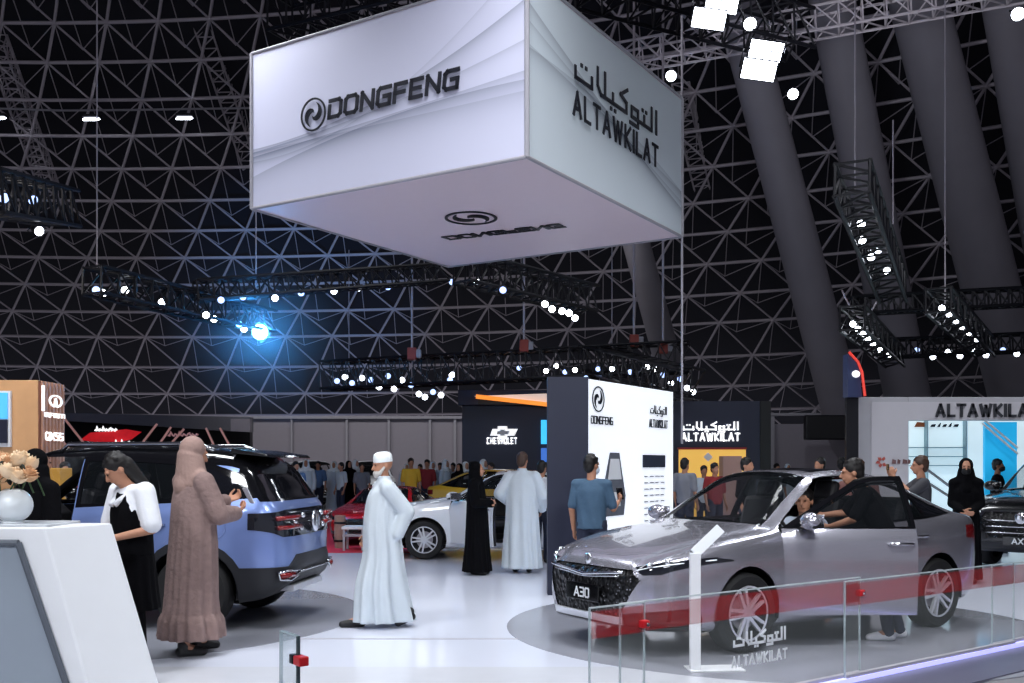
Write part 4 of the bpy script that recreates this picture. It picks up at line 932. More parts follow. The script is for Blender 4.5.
def suv(name, label, cat, loc, rz, pm, group=None, open_left=None, detail=True, roof_m=None, plate=None, xs_=1.0, scale=1.0):
    car = thing(name, label, cat, loc, rz, group, scale); car.scale.x *= xs_; bm, f = shell(SUVP); roof_m = roof_m or M_glossb
    R = .415; R_ = []
    for s in (1, -1):
        k = 'L' if s > 0 else 'R'
        for ax in (1.35, -1.35): R_.append(('void', circle(ax, .38, R), 'xz', lambda c, n, s=s: c.y * s > .45 and c.z < .95))
        cab = lambda c, n, s=s: c.y * s > .3 and c.z > .3
        R_.append(('fwin' + k, [(.82, 1.17), (.45, 1.43), (.12, 1.595), (-.22, 1.60), (-.22, 1.19)], 'xz', cab))
        R_.append(('rwin' + k, [(-.30, 1.19), (-.30, 1.60), (-.75, 1.59), (-1.15, 1.565), (-1.15, 1.235)], 'xz', cab))
        R_.append(('qwin' + k, [(-1.22, 1.24), (-1.22, 1.555), (-1.5, 1.52), (-1.74, 1.40), (-1.78, 1.29)], 'xz', cab))
        R_.append(('fframe' + k, [(.96, 1.13), (.50, 1.455), (.13, 1.635), (-.255, 1.64), (-.255, 1.155)], 'xz', cab))
        R_.append(('rframe' + k, [(-.265, 1.155), (-.265, 1.64), (-.8, 1.63), (-1.2, 1.6), (-1.5, 1.56), (-1.86, 1.44), (-1.93, 1.25), (-1.2, 1.205)], 'xz', cab))
        R_.append(('fdoor' + k, [(.88, .42), (.93, .95), (.94, 1.135), (-.255, 1.16), (-.255, .42)], 'xz', cab))
        R_.append(('rdoor' + k, [(-.27, .42), (-.27, 1.16), (-1.16, 1.2), (-1.2, .95), (-1.02, .72), (-.92, .52), (-.92, .42)], 'xz', cab))
        for ax in (1.35, -1.35): R_.append(('clad', circle(ax, .38, R + .07), 'xz', lambda c, n, s=s: c.y * s > .45 and c.z < .95))
        R_.append(('clad', [(2.3, .42), (2.3, .1), (-1.7, .1), (-1.7, .42)], 'xz', lambda c, n, s=s: c.y * s > .3))
    top = lambda c, n: c.z > 1.0 and n.z > .05
    R_.append(('windshield', [(1.0, -.70), (1.04, 0), (1.0, .70), (.19, .59), (.15, 0), (.19, -.59)], 'xy', lambda c, n: top(c, n) and c.x > 0))
    R_.append(('roof', [(.21, -.68), (.15, 0), (.21, .68), (-1.72, .69), (-1.76, 0), (-1.72, -.69)], 'xy', lambda c, n: c.z > 1.5 and n.z > .1))
    R_.append(('hood', [(1.08, -.78), (1.1, 0), (1.08, .78), (1.7, .75), (2.0, .60), (2.06, .3), (2.07, 0), (2.06, -.3), (2.0, -.60), (1.7, -.75)], 'xy', lambda c, n: c.z > .85 and n.z > .3))
    rear = lambda c, n: c.x < -1.5
    R_.append(('rear_window', [(-.58, 1.24), (.58, 1.24), (.55, 1.56), (-.55, 1.56)], 'yz', lambda c, n: rear(c, n) and c.z > 1.1))
    R_.append(('rear_surround', [(-.80, 1.215), (.80, 1.215), (.72, 1.70), (-.72, 1.70)], 'yz', lambda c, n: c.x < -1.72 and c.z > 1.1))
    R_.append(('tail_panel', [(-.95, 1.10), (-.55, 1.13), (.55, 1.13), (.95, 1.10), (.90, .97), (.70, .88), (-.70, .88), (-.90, .97)], 'yz', lambda c, n: c.x < -1.85))
    R_.append(('rear_clad', [(-.95, .60), (-.62, .60), (-.48, .70), (.48, .70), (.62, .60), (.95, .60), (.95, .2), (-.95, .2)], 'yz', lambda c, n: c.x < -1.62))
    front = lambda c, n: c.x > 1.6 and c.z < .9
    R_.append(('grille', [(-.55, .86), (.55, .86), (.64, .72), (.45, .48), (-.45, .48), (-.64, .72)], 'yz', front))
    for s in (1, -1):
        R_.append(('lamp' + str(s), [(s * .56, .865), (s * .64, .76), (s * .80, .79), (s * .93, .90), (s * .90, .95), (s * .70, .91)], 'yz', lambda c, n, s=s: c.x > 1.55 and c.y * s > .3))
    R_.append(('front_clad', [(-.8, .42), (.8, .42), (.8, .15), (-.8, .15)], 'yz', lambda c, n: c.x > 1.7))
    g = carve(bm, R_)
    body = region_obj('body', g['body'], pm, car)
    region_obj('cladding', g['clad'], M_clad, car, .012, groove=.02)
    for k, y in (('L', 1), ('R', -1)):
        op = open_left if k == 'L' else None
        for w0, d in (('f', 'front'), ('r', 'rear')):
            dr = region_obj(d + '_door', g[w0 + 'door' + k], pm, car, .002, groove=.03, thick=.06 if (op and w0 == 'f') else 0)
            region_obj('window_frame', g[w0 + 'frame' + k], M_glossb, dr, .001, groove=.02)
            region_obj('window_glass', g[w0 + 'win' + k], M_glass, dr, -.004)
            if detail: handle(dr, -.1 if w0 == 'f' else -1.0, y * .915, 1.0, M_chrome)
            if op and w0 == 'f': swing(dr, (.92, .90, .5), op)
            if w0 == 'f' and detail: mirror(dr, .74, y * .87, 1.16, M_glossb, 1.1)
        if 'qwin' + k in g: region_obj('quarter_glass', g['qwin' + k], M_glassd, body, -.003)
    region_obj('windshield', g['windshield'], M_glass, car, -.003); rf = region_obj('roof', g['roof'], roof_m, car, .002)
    region_obj('hood', g['hood'], pm, car, .002, groove=.025); rw_ = region_obj('rear_window', g['rear_window'], M_glassd, car, -.003)
    region_obj('tailgate_surround', g['rear_surround'], M_glossb, car, .001)
    tp = region_obj('tail_lamp_panel', g['tail_panel'], M_lampg, car, .006, groove=.02); rc = region_obj('rear_bumper', g['rear_clad'], M_clad, car, .015, groove=.02)
    gr = region_obj('grille', g['grille'], M_grille, car, -.012); region_obj('front_bumper', g['front_clad'], M_clad, car, .01)
    for s in (1, -1):
        lp = region_obj('headlight', g['lamp%d' % s], M_lampg, car, -.003)
        if detail: v = g['lamp%d' % s][len(g['lamp%d' % s]) // 2].calc_center_median(); MB().ball(v, .04, 12).build('projector_lens', M_led, lp, smooth=True)
    zs = [fc.calc_center_median() for fc in g['grille']]
    def gx(y): return max([v.x for v in zs if abs(v.y - y) < .1] or [2.1])
    for z0 in (.56, .65, .74): MB().tube([(gx(y) + .01, y, z0) for y in [-.5 + .1 * i for i in range(11)]], .011, 6).build('chrome_bar', M_chrome, gr, smooth=True)
    MB().ball((gx(0) + .005, 0, .78), (.03, .09, .09), 16).build('badge', M_chrome, gr, smooth=True)
    if plate:
        p = MB().box((2.24, 0, .44), (.02, .50, .13)).build('number_plate', M_glossb, car, bevel=.005)
        text_mb(plate, .075, .016, .004, frame_mat((2.252, .0, .405), (0, 1, 0), (0, 0, 1)), gap=.3, sx=1.0).build('plate_lettering', M_wht, p)
    if detail:
        zt = [fc.calc_center_median() for fc in g['tail_panel']]
        def tx(y, z): return min([v.x for v in zt if abs(v.y - y) < .12] or [-2.15])
        for s in (1, -1):
            for z0, y0, y1 in ((1.06, .42, .84), (.97, .40, .80)): MB().tube([(tx(s * y, z0) - .006, s * y, z0) for y in [y0 + (y1 - y0) * i / 5 for i in range(6)]], .022, 8).build('red_lamp_bar', M_red, tp, smooth=True)
            for yy, z0 in ((.30, 1.07), (.35, .95), (.52, 1.02)): MB().ball((tx(s * yy, z0) - .004, s * yy, z0), (.02, .045, .03), 10).build('chrome_detail', M_chrome, tp, smooth=True)
            # chrome-framed reflector in the bumper
            zr = [fc.calc_center_median() for fc in g['rear_clad']]
            rx = lambda y: min([v.x for v in zr if abs(v.y - y) < .09 and .4 < v.z < .6] or [-2.1]) - .025
            MB().tube([(rx(s * y), s * y, z) for y, z in ((.46, .545), (.55, .50), (.66, .47), (.80, .49), (.82, .55), (.70, .565), (.56, .555), (.46, .55))], .013, 8).build('chrome_trim', M_chrome, rc, smooth=True)
            MB().tube([(rx(s * y) + .004, s * y, z) for y, z in ((.60, .52), (.70, .52), (.79, .525))], .03, 8).build('reflector', M_red, rc, smooth=True)
        MB().tube([(rx(y) - .0, y, .535) for y in (-.46, -.25, 0, .25, .46)], .010, 8).build('chrome_trim', M_chrome, rc, smooth=True)
        MB().box((-2.08, 0, .37), (.14, .9, .06)).build('skid_plate', M_rim, rc, bevel=.01)
        MB().ball((-2.215, 0, 1.0), (.03, .11, .11), 18).build('badge', M_chrome, tp, smooth=True)
        MB().prism([(-1.62, 1.715), (-1.95, 1.665), (-1.98, 1.63), (-1.62, 1.67)], 1.30, Matrix.Translation((0, -.65, 0))).build('spoiler', M_glossb, rf, bevel=.012)
        for s in (1, -1):
            MB().tube([(.0, s * .60, 1.70), (-.06, s * .60, 1.765), (-1.3, s * .60, 1.765), (-1.45, s * .60, 1.70)], .02, 8).build('roof_rail', M_chrome, rf, smooth=True)
        MB().lathe([(.105, 0), (.115, .004), (.12, 0)], axis='y', n=24).build('fuel_flap', pm, body).location = (-1.55, .905, .98)
    for ax in (1.35, -1.35):
        for s in (1, -1): wheel(car, ax, s * .80, .365, .24, 'twin', .235).scale.x = 1 / xs_; arch_liner(body, ax, .38, R, s * .91)
    MB().box((0, 0, .28), (3.4, 1.3, .08)).build('underbody', M_black, body)
    interior(car, .95, .88, .42, 1.14)
    return car

M_silver = paint('silver_grey_paint', (174, 173, 184), .72, .25)
M_blue = paint('light_blue_paint', (126, 148, 206), .4, .28)
M_whitep = paint('white_paint', (226, 230, 236), 0, .3)
M_blackp = paint('black_car_paint', (16, 17, 20), .2, .2)
M_redp = paint('red_paint', (190, 18, 30), .2, .25)
M_yelp = paint('yellow_paint', (226, 176, 50), .1, .3)

sed_c, sed_a = Vector((2.55, 9.66, 0)), math.atan2(-.53, -.848)
sed = sedan('sedan', 'silver grey sedan with black studded grille and its front door open', 'car', sed_c, sed_a, M_silver, open_left=-.52, plate='A30', xs_=.935); sed.scale.z = 1.03
suvb = suv('crossover', 'light blue crossover with black roof, seen from its rear corner', 'car', (-4.32, 10.35, 0), PI - .105, M_blue, open_left=-.95, xs_=1.06)
wc = sedan('sedan', 'white sedan with its front door open behind the woman in black', 'car', (-.08, 17.4, 0), PI - .03, M_whitep, open_left=-.9)
bk = suv('crossover', 'black crossover cut by the right edge, showing grille and badge', 'car', (9.1, 16.2, 0), PI + .75, M_blackp, plate='AX7')
rd = sedan('sports_car', 'low red sports car behind the man in the white robe', 'car', (-2.65, 21.5, 0), -PI / 2 - .12, M_redp, detail=False, scale=.9); rd.scale.z = .76
yl = sedan('sports_car', 'yellow sports car just behind the white sedan bonnet', 'car', (-.05, 25.2, 0), -PI / 2 + .9, M_yelp, detail=False)
f1 = suv('crossover', 'white crossover parked far off, first from the left before the grey partition', 'car', (-7.6, 38, 0), -PI / 2 + .5, M_whitep, detail=False, roof_m=M_whitep)
f2 = dup(f1, (-5.6, 39.5, 0), (0, 0, -PI / 2 + .2), 'white crossover far off, right beside the first white crossover')
for c_, r_, lab in ((sed_c, 2.6, 'grey turntable disc under the silver sedan'), (Vector((-4.32, 10.35, 0)), 2.75, 'grey turntable disc under the blue crossover')):
    o = MB().lathe([(r_, 0), (r_, .012), (r_ - .03, .014), (0, .014)], n=96).build('turntable', M_disc, smooth=30); o.location = (c_.x, c_.y, -.008); tag(o, lab, 'turntable')
# ------------------------------------------------------------------ people (face -y, their left is +x; lengths for a body 1.75 m tall)
M_skin = mat('skin_tan', (176, 126, 100), .55, noise=.08, nscale=20)
M_skind = mat('skin_brown', (140, 96, 74), .55, noise=.08, nscale=20)
M_hair = mat('black_hair', (20, 17, 17), .5, noise=.3, nscale=60)
M_hairb = mat('brown_hair', (64, 44, 34), .5, noise=.3, nscale=60)
M_beard = mat('grey_beard', (196, 192, 188), .8, noise=.2, nscale=60)
M_thobe = mat('white_cotton', (196, 205, 212), .8, noise=.05, nscale=5, bump=.15, bscale=30)
M_cap = mat('white_cap', (232, 238, 240), .8, noise=.08, nscale=60)
M_abaya = mat('black_cloth', (8, 8, 11), .95, spec=.1, noise=.15, nscale=8, bump=.2, bscale=30)
M_brown = mat('taupe_cloth', (132, 110, 106), .9, noise=.22, nscale=14, bump=.6, bscale=26)
M_brownh = mat('taupe_scarf', (148, 122, 114), .85, noise=.16, nscale=12, bump=.3, bscale=40)
M_shoe = mat('black_shoe', (22, 22, 24), .4, noise=.1)
M_shoew = mat('white_shoe', (214, 216, 220), .5, noise=.06)
M_teal = mat('blue_grey_shirt', (62, 88, 112), .8, noise=.12, nscale=14, bump=.2, bscale=30)
M_jean = mat('dark_trousers', (34, 40, 60), .8, noise=.12, nscale=14)
M_mask = mat('blue_white_mask', (196, 208, 220), .8, noise=.05)
M_maskb = mat('black_mask', (14, 14, 16), .7, noise=.1)
M_eye = mat('dark_eye', (20, 16, 14), .2, noise=0)
M_phone = mat('phone', (24, 24, 28), .2, noise=.05)
M_shirtw = mat('white_shirt', (226, 228, 234), .8, noise=.06, nscale=8, bump=.2, bscale=30)
V = Vector

def hand(mb, wr, d, nrm, curl, side, k):
    """palm, four unequal bent fingers and a thumb leaving the side of the palm"""
    d = d.normalized(); nrm = (nrm - d * nrm.dot(d)).normalized(); s = d.cross(nrm) * side
    for o in (-.028, -.01, .01, .028): mb.capsule(wr + s * o * .6 * k, wr + (d * .085 + s * o) * k, .014 * k, .0125 * k, 8)
    for i, (o, ln) in enumerate(((-.032, .062), (-.011, .074), (.011, .070), (.031, .056))):
        p = wr + (d * .09 + s * o) * k; a = curl
        for q in range(3):
            e = d * math.cos(a) + nrm * math.sin(a); p2 = p + e * ln * (.45, .32, .23)[q] * k
            mb.capsule(p, p2, .0090 * k, .0082 * k, 8); p = p2; a += curl * .9 + .08
    p = wr + (d * .03 - s * .03) * k; p1 = p + (d * .035 - s * .03 + nrm * .015) * k; p2 = p1 + (d * .032 - s * .004 + nrm * .02) * k
    mb.capsule(p, p1, .012 * k, .0105 * k, 8); mb.capsule(p1, p2, .0105 * k, .009 * k, 8)

def person(label, loc, facing, H=1.72, pose=None, skin=None, group=None, head_yaw=0, head_pitch=0, lean=0, face=True, vox=.0075, legs=True):
    """returns (root, joints, k). pose may set Lelb Lwr Relb Rwr Lank Rank Lkn Rkn Lhd Rhd (hand direction), *n palm normals, curl"""
    k = H / 1.75; pose = pose or {}; skin = skin or M_skin
    root = thing('person', label, 'person', loc, facing, group); J = dict(
        pel=V((0, 0, .96)), che=V((0, .0, 1.27)), nek=V((0, .015, 1.47)), hed=V((0, -.005, 1.635)),
        Lsh=V((.185, .01, 1.415)), Rsh=V((-.185, .01, 1.415)), Lelb=V((.235, .03, 1.13)), Relb=V((-.235, .03, 1.13)), Lwr=V((.24, -.06, .88)), Rwr=V((-.24, -.06, .88)),
        Lhip=V((.09, 0, .93)), Rhip=V((-.09, 0, .93)), Lkn=V((.10, -.02, .50)), Rkn=V((-.10, -.02, .50)), Lank=V((.10, .02, .085)), Rank=V((-.10, .02, .085)))
    if lean:
        R = Matrix.Rotation(lean, 3, 'X')
        for n in ('che', 'nek', 'hed', 'Lsh', 'Rsh', 'Lelb', 'Relb', 'Lwr', 'Rwr'): J[n] = J['pel'] + R @ (J[n] - J['pel'])
    for n, v in pose.items():
        if n in J: J[n] = V(v)
    J = {n: v * k for n, v in J.items()}
    mb = MB(); c = lambda a, b, r0, r1: mb.capsule(J[a], J[b], r0 * k, r1 * k)
    up = (J['nek'] - J['pel']).normalized()
    for s in ('L', 'R'):
        c(s + 'sh', s + 'elb', .050, .038); c(s + 'elb', s + 'wr', .038, .026)
        mb.capsule(J[s + 'sh'], J['che'], .052 * k, .092 * k)
        dd = (J[s + 'wr'] - J[s + 'elb']).normalized(); hd = V(pose[s + 'hd']) if s + 'hd' in pose else dd
        nr = V(pose[s + 'n']) if s + 'n' in pose else V((-1 if s == 'L' else 1, 0, 0))
        hand(mb, J[s + 'wr'], hd, nr, pose.get('curl', .35), 1 if s == 'L' else -1, k)
        if legs:
            c(s + 'hip', s + 'kn', .082, .055); c(s + 'kn', s + 'ank', .054, .036); fo = pose.get(s + 'toe', (0, -.15, -.05))
            mb.capsule(J[s + 'ank'], J[s + 'ank'] + V(fo) * k, .038 * k, .030 * k)
    for o in (-.055, .055): mb.capsule(J['pel'] + V((o, 0, 0)) * k, J['che'] + V((o * 1.3, 0, 0)) * k, .098 * k, .098 * k)
    c('che', 'nek', .092, .058)
    Rh = Matrix.Rotation(head_yaw, 3, 'Z') @ Matrix.Rotation(head_pitch, 3, 'X'); h0 = J['hed']; hp = lambda x, y, z: h0 + Rh @ V((x, y, z)) * k
    mb.capsule(J['nek'], h0 - up * .05 * k, .056 * k, .054 * k)
    mb.ball(hp(0, .012, .025), (.074 * k, .094 * k, .092 * k), 18, Rh); mb.ball(hp(0, -.022, -.035), (.060 * k, .070 * k, .080 * k), 16, Rh)
    mb.capsule(hp(-.02, -.055, -.082), hp(.02, -.055, -.082), .024 * k, .024 * k)
    mb.capsule(hp(0, -.088, .012), hp(0, -.108, -.028), .009 * k, .015 * k, 8)
    mb.capsule(hp(-.03, -.078, .026), hp(.03, -.078, .026), .014 * k, .014 * k, 8)
    mb.capsule(hp(-.02, -.088, -.056), hp(.02, -.088, -.056), .009 * k, .009 * k, 8)
    for s in (-1, 1): mb.ball(hp(s * .074, .012, -.005), (.012 * k, .020 * k, .032 * k), 8, Rh)
    mb.build('body', skin, root, remesh=vox, sm=2)
    if face:
        for s in (-1, 1):
            MB().ball(hp(s * .03, -.0885, .008), (.011 * k, .007 * k, .006 * k), 10, Rh).build('eye', M_eye, root, smooth=True)
    J['hp'] = hp; J['Rh'] = Rh
    return root, J, k
def hair(root, J, k, m, kind='short'):
    hp, Rh = J['hp'], J['Rh']; mb = MB()
    mb.ball(hp(0, .022, .040), (.084 * k, .098 * k, .090 * k), 18, Rh); mb.ball(hp(0, .055, -.01), (.074 * k, .058 * k, .080 * k), 14, Rh)
    rnd = random.Random(3)
    for i in range(26):
        a = rnd.uniform(0, 2 * PI); t = rnd.uniform(.1, 1.25); mb.ball(hp(.076 * math.cos(a) * math.sin(t), .022 + .09 * math.sin(a) * math.sin(t), .042 + .084 * math.cos(t)), .022 * k, 8)
    if kind == 'long':
        mb.capsule(hp(0, .07, .0), hp(0, .09, -.20), .07 * k, .05 * k)
    mb.build('hair', m, root, remesh=.009, sm=2)
def mask(root, J, k, m):
    hp, Rh = J['hp'], J['Rh']; mb = MB(); mb.ball(hp(0, -.045, -.055), (.066 * k, .066 * k, .058 * k), 14, Rh); mb.capsule(hp(0, -.1, -.025), hp(0, -.095, -.07), .02 * k, .025 * k)
    mb.build('face_mask', m, root, remesh=.009, sm=2)
def cap(root, J, k, m):
    hp, Rh = J['hp'], J['Rh']; n = 28; rings = []
    for r, z in ((.088, .032), (.090, .05), (.088, .085), (.078, .118), (.05, .135), (.006, .14)):
        rings.append([hp(r * .93 * math.cos(2 * PI * j / n), .008 + r * 1.12 * math.sin(2 * PI * j / n), z) for j in range(n)])
    MB().loft(rings).build('cap', m, root, smooth=50)
def hood(root, J, k, m, drape=.30, open_face=True, vox=.011):
    """scarf over head, neck and shoulders; the face stays in front of its edge"""
    hp, Rh = J['hp'], J['Rh']; mb = MB()
    mb.ball(hp(0, .034 if open_face else .012, .030), (.098 * k, .104 * k, .108 * k), 18, Rh); mb.ball(hp(0, .042, -.06), (.082 * k, .078 * k, .11 * k), 16, Rh)
    mb.capsule(hp(0, -.005, -.135), J['nek'] + V((0, -.02, -.05)) * k, .072 * k, .105 * k)
    rnd = random.Random(5)
    for i in range(18):
        a = PI * (i / 17) * 1.5 - .75 * PI + PI / 2; mb.capsule(hp(.092 * math.cos(a), .03 + .095 * math.sin(a), -.03), J['nek'] + V((.15 * math.cos(a), .01 + .105 * math.sin(a), -drape * (.8 + .3 * rnd.random()))) * k, .015 * k, .024 * k, 8)
    for s in (-1, 1): mb.capsule(J['nek'] + V((0, 0, -.02)) * k, J[('R' if s < 0 else 'L') + 'sh'] + V((0, 0, .0)) * k, .10 * k, .075 * k)
    mb.capsule(J['nek'], J['nek'] + V((0, .03, -drape)) * k, .115 * k, .13 * k); mb.capsule(J['nek'], J['nek'] + V((0, -.05, -drape * .7)) * k, .09 * k, .10 * k)
    mb.build('headscarf', m, root, remesh=vox, sm=3)
def skirt(mb, levels, k, pleats=14, amp=.02, ph=0.0):
    """levels: (z, cx, cy, rx, ry, pleat strength)"""
    fs = [pchip([(l[0], l[i]) for l in levels]) for i in range(1, 6)]; z0, z1 = levels[0][0], levels[-1][0]
    z0, z1 = min(z0, z1), max(z0, z1); n = 72; rings = []; N = 46
    for i in range(N + 1):
        z = z0 + (z1 - z0) * i / N; cx, cy, rx, ry, pa = [f(z) for f in fs]; ring = []
        for j in range(n):
            t = 2 * PI * j / n; w_ = 1 + amp * pa / max(.1, rx) * (math.sin(pleats * t + 1.5 * math.sin(3 * t + ph) + z * 1.3) + .5 * math.sin((pleats * .55) * t + ph * 2 + z * 2))
            ring.append(V((cx + rx * w_ * math.cos(t), cy + ry * w_ * math.sin(t), z)) * k)
        rings.append(ring)
    mb.loft(rings)
def under(mb, J, k):
    """cloth lies outside the trunk wherever it bends"""
    for o in (-.055, .055): mb.capsule(J['pel'] + V((o, 0, 0)) * k, J['che'] + V((o * 1.3, 0, 0)) * k, .114 * k, .114 * k)
    for s in 'LR': mb.capsule(J[s + 'sh'], J['che'], .060 * k, .104 * k)
def sleeves(mb, J, k, r=(.075, .07, .06), to=.93, sides='LR', flare=0):
    for s in sides:
        w_ = J[s + 'elb'].lerp(J[s + 'wr'], to); mb.capsule(J[s + 'sh'] + V((0, 0, -.012)) * k, J[s + 'elb'], r[0] * k, r[1] * k); mb.capsule(J[s + 'elb'], w_, r[1] * k, (r[2] + flare) * k)
def robe(root, J, k, m, levels, pleats=14, amp=.02, r=(.08, .075, .062), to=.93, name='robe', vox=.012, extra=None, ph=0.0, flare=0):
    mb = MB(); skirt(mb, levels, k, pleats, amp, ph); under(mb, J, k); sleeves(mb, J, k, r, to, flare=flare)
    for s in 'LR': mb.capsule(J[s + 'sh'], J['nek'] + V((0, 0, -.045)) * k, .072 * k, .078 * k)
    if extra: extra(mb)
    return mb.build(name, m, root, remesh=vox, sm=2)
def shirt(root, J, k, m, z0=.93, r=(.072, .066, .05), to=.45, name='shirt', width=1.0, vox=.011, short=True, lean=0, amp=.006):
    mb = MB(); R = Matrix.Rotation(lean, 3, 'X'); n = 40; rings = []
    prof = ((z0, .17, .125), (1.05, .165, .12), (1.20, .175, .125), (1.32, .185, .125), (1.40, .165, .105), (1.46, .10, .08))
    f1 = pchip([(p[0], p[1]) for p in prof]); f2 = pchip([(p[0], p[2]) for p in prof])
    for i in range(22):
        z = z0 + (1.46 - z0) * i / 21
        rings.append([J['pel'] + R @ (V((f1(z) * width * (1 + amp / .17 * math.sin(9 * t + z * 17)) * math.cos(t), .01 + f2(z) * (1 + amp / .17 * math.sin(7 * t + z * 13)) * math.sin(t), z - .96)) * k) for t in [2 * PI * j / n for j in range(n)]])
    mb.loft(rings); under(mb, J, k)
    for s in 'LR':
        a, b, c_ = J[s + 'sh'], J[s + 'elb'], J[s + 'wr']
        if short: mb.capsule(a, a.lerp(b, .85), r[0] * k, r[1] * k)
        else: mb.capsule(a, b, r[0] * k, r[1] * k); mb.capsule(b, b.lerp(c_, .93), r[1] * k, r[2] * k)
        mb.capsule(a, J['nek'] + V((0, 0, -.05)) * k, .066 * k, .07 * k)
    return mb.build(name, m, root, remesh=vox, sm=2)
def trousers(root, J, k, m, r=(.098, .075, .06), vox=.012):
    mb = MB()
    for s in 'LR':
        mb.capsule(J[s + 'hip'] + V((0, 0, .03)) * k, J[s + 'kn'], r[0] * k, r[1] * k); mb.capsule(J[s + 'kn'], J[s + 'ank'] + V((0, 0, .0)) * k, r[1] * k, r[2] * k); mb.capsule(J[s + 'hip'], J['pel'], .1 * k, .115 * k)
    mb.build('trousers', m, root, remesh=vox, sm=2)
def shoes(root, J, k, m, toes=None, heel=0):
    for s in 'LR':
        a = J[s + 'ank']; d = V((toes or {}).get(s, (0, -.16, -.05))) * k; mb = MB()
        mb.capsule(a + V((0, .025, -.035)) * k, a + d, .042 * k, .034 * k); mb.capsule(a + d * .5 + V((0, 0, -.012)) * k, a + d * 1.05, .044 * k, .036 * k); mb.capsule(a, a + V((0, .01, .02)) * k, .042 * k, .042 * k)
        mb.build('shoe', m, root, remesh=.009, sm=2)
def phone(root, p, rot, k=1.0):
    o = MB().box((0, 0, 0), (.075, .009, .15)).build('phone', M_phone, None, bevel=.003)
    return o
def fan_robe(w0=.17, w1=.30, z0=.05, dy=0.0, fl=1.0):
    return [(z0, 0, dy, w1, w1 * .82, 1.0), (.5, 0, dy * .6, (w0 + w1) / 2 * 1.02, (w0 + w1) / 2 * .80, .8), (.95, 0, 0, w0 * 1.12, w0 * .92, .35), (1.2, 0, .01, w0 * 1.06, w0 * .80, .15), (1.38, 0, .01, w0 * 1.0, w0 * .66, .05), (1.45, 0, .01, .10, .085, 0)]

# --- 1 the woman in taupe, seen from behind her right shoulder, looking at her phone
r, J, k = person('woman in a long taupe robe and headscarf holding a phone beside the blue crossover', (-2.62, 8.25, 0), math.radians(134), 1.77, dict(Lelb=(.24, -.10, 1.16), Lwr=(.10, -.34, 1.24), Relb=(-.26, -.08, 1.14), Rwr=(-.10, -.32, 1.14), Lhd=(-.3, -1, .35), Rhd=(.3, -1, .5), Ln=(-.6, 0, 1), Rn=(.6, 0, 1), curl=.6, Lank=(.11, -.08, .085), Rank=(-.10, .14, .085), Lkn=(.1, -.06, .5), Rkn=(-.1, .05, .5)), M_skin, head_pitch=.28)
robe(r, J, k, M_brown, [(.14, 0, .03, .285, .25, 1.5), (.30, 0, .03, .262, .235, 1.5), (.335, 0, .03, .235, .215, 1.0), (.7, 0, .02, .225, .19, .7), (1.0, 0, .01, .215, .175, .4), (1.3, 0, .01, .20, .15, .2), (1.42, 0, .01, .15, .11, 0), (1.46, 0, .01, .10, .085, 0)], 17, .016, (.088, .085, .065), .92)
hood(r, J, k, M_brownh, .10, vox=.010); shoes(r, J, k, M_shoe)
ph = MB().box((0, -.49, 1.28), (.078, .010, .15), Matrix.Rotation(-.5, 3, 'X')).build('phone', mat('silver_phone', (190, 192, 200), .3), None, bevel=.004); ph.location = r.location; ph.rotation_euler = r.rotation_euler; tag(ph, 'pale phone in the hands of the woman in taupe', 'phone'); ph.scale = (k, k, k)

# --- 2 the man in white walking to the left
r, J, k = person('man in a white robe and white cap striding to the left', (-1.24, 9.62, 0), math.radians(-70), 1.665, dict(Lelb=(.20, .20, 1.17), Lwr=(.17, .10, .93), Relb=(-.24, .06, 1.14), Rwr=(-.22, -.10, .92), Lank=(.09, .25, .14), Lkn=(.09, .02, .50), Rank=(-.09, -.22, .075), Rkn=(-.09, -.15, .50), Ltoe=(0, -.12, -.09), Rtoe=(0, -.15, -.03)), M_skin, head_pitch=.1, head_yaw=.12)
robe(r, J, k, M_thobe, [(.06, 0, .02, .20, .31, 1.3), (.45, 0, -.01, .205, .255, 1.0), (.75, 0, .0, .20, .20, .6), (1.0, 0, -.015, .195, .185, .3), (1.2, 0, -.01, .19, .17, .15), (1.36, 0, .0, .18, .14, .05), (1.43, 0, .01, .12, .10, 0), (1.475, 0, .01, .078, .078, 0), (1.53, 0, .0, .068, .07, 0)], 11, .020, (.085, .078, .068), .9, ph=1.0)
cap(r, J, k, M_cap); shoes(r, J, k, M_shoe, dict(L=(0, -.11, -.09), R=(0, -.17, -.035)))
mb = MB(); hp = J['hp']
mb.ball(hp(0, -.062, -.075), (.052, .045, .036), 14, J['Rh']); mb.ball(hp(0, -.075, -.095), (.036, .03, .03), 12, J['Rh']); [mb.capsule(hp(s * .066, -.01, -.02), hp(s * .045, -.055, -.075), .014, .02) for s in (-1, 1)]
mb.build('beard', M_beard, r, remesh=.009, sm=2)

# --- 3 the hostess behind the white counter, head bent
r, J, k = person('woman in a black waistcoat and white shirt looking down behind the white counter', (-2.86, 7.5, 0), math.radians(-38), 1.68, dict(hed=(-.02, -.10, 1.585), nek=(0, -.02, 1.455), Lelb=(.27, .02, 1.13), Lwr=(.08, -.22, 1.06), Relb=(-.27, -.02, 1.13), Rwr=(-.10, -.26, 1.06), Lhd=(-.8, -.6, -.1), Rhd=(.5, -1, -.1), Ln=(0, 0, -1), Rn=(0, 0, -1)), M_skin, head_pitch=.62, head_yaw=-.35)
shirt(r, J, k, M_shirtw, .98, (.080, .080, .062), width=1.05)
mb = MB(); skirt(mb, [(.92, 0, .01, .20, .152, .1), (1.1, 0, .01, .190, .145, .1), (1.25, 0, .01, .192, .148, 0), (1.36, 0, .01, .150, .128, 0), (1.43, 0, .01, .125, .09, 0)], k, 9, .006); mb.build('waistcoat', M_abaya, r, remesh=.011, sm=2)
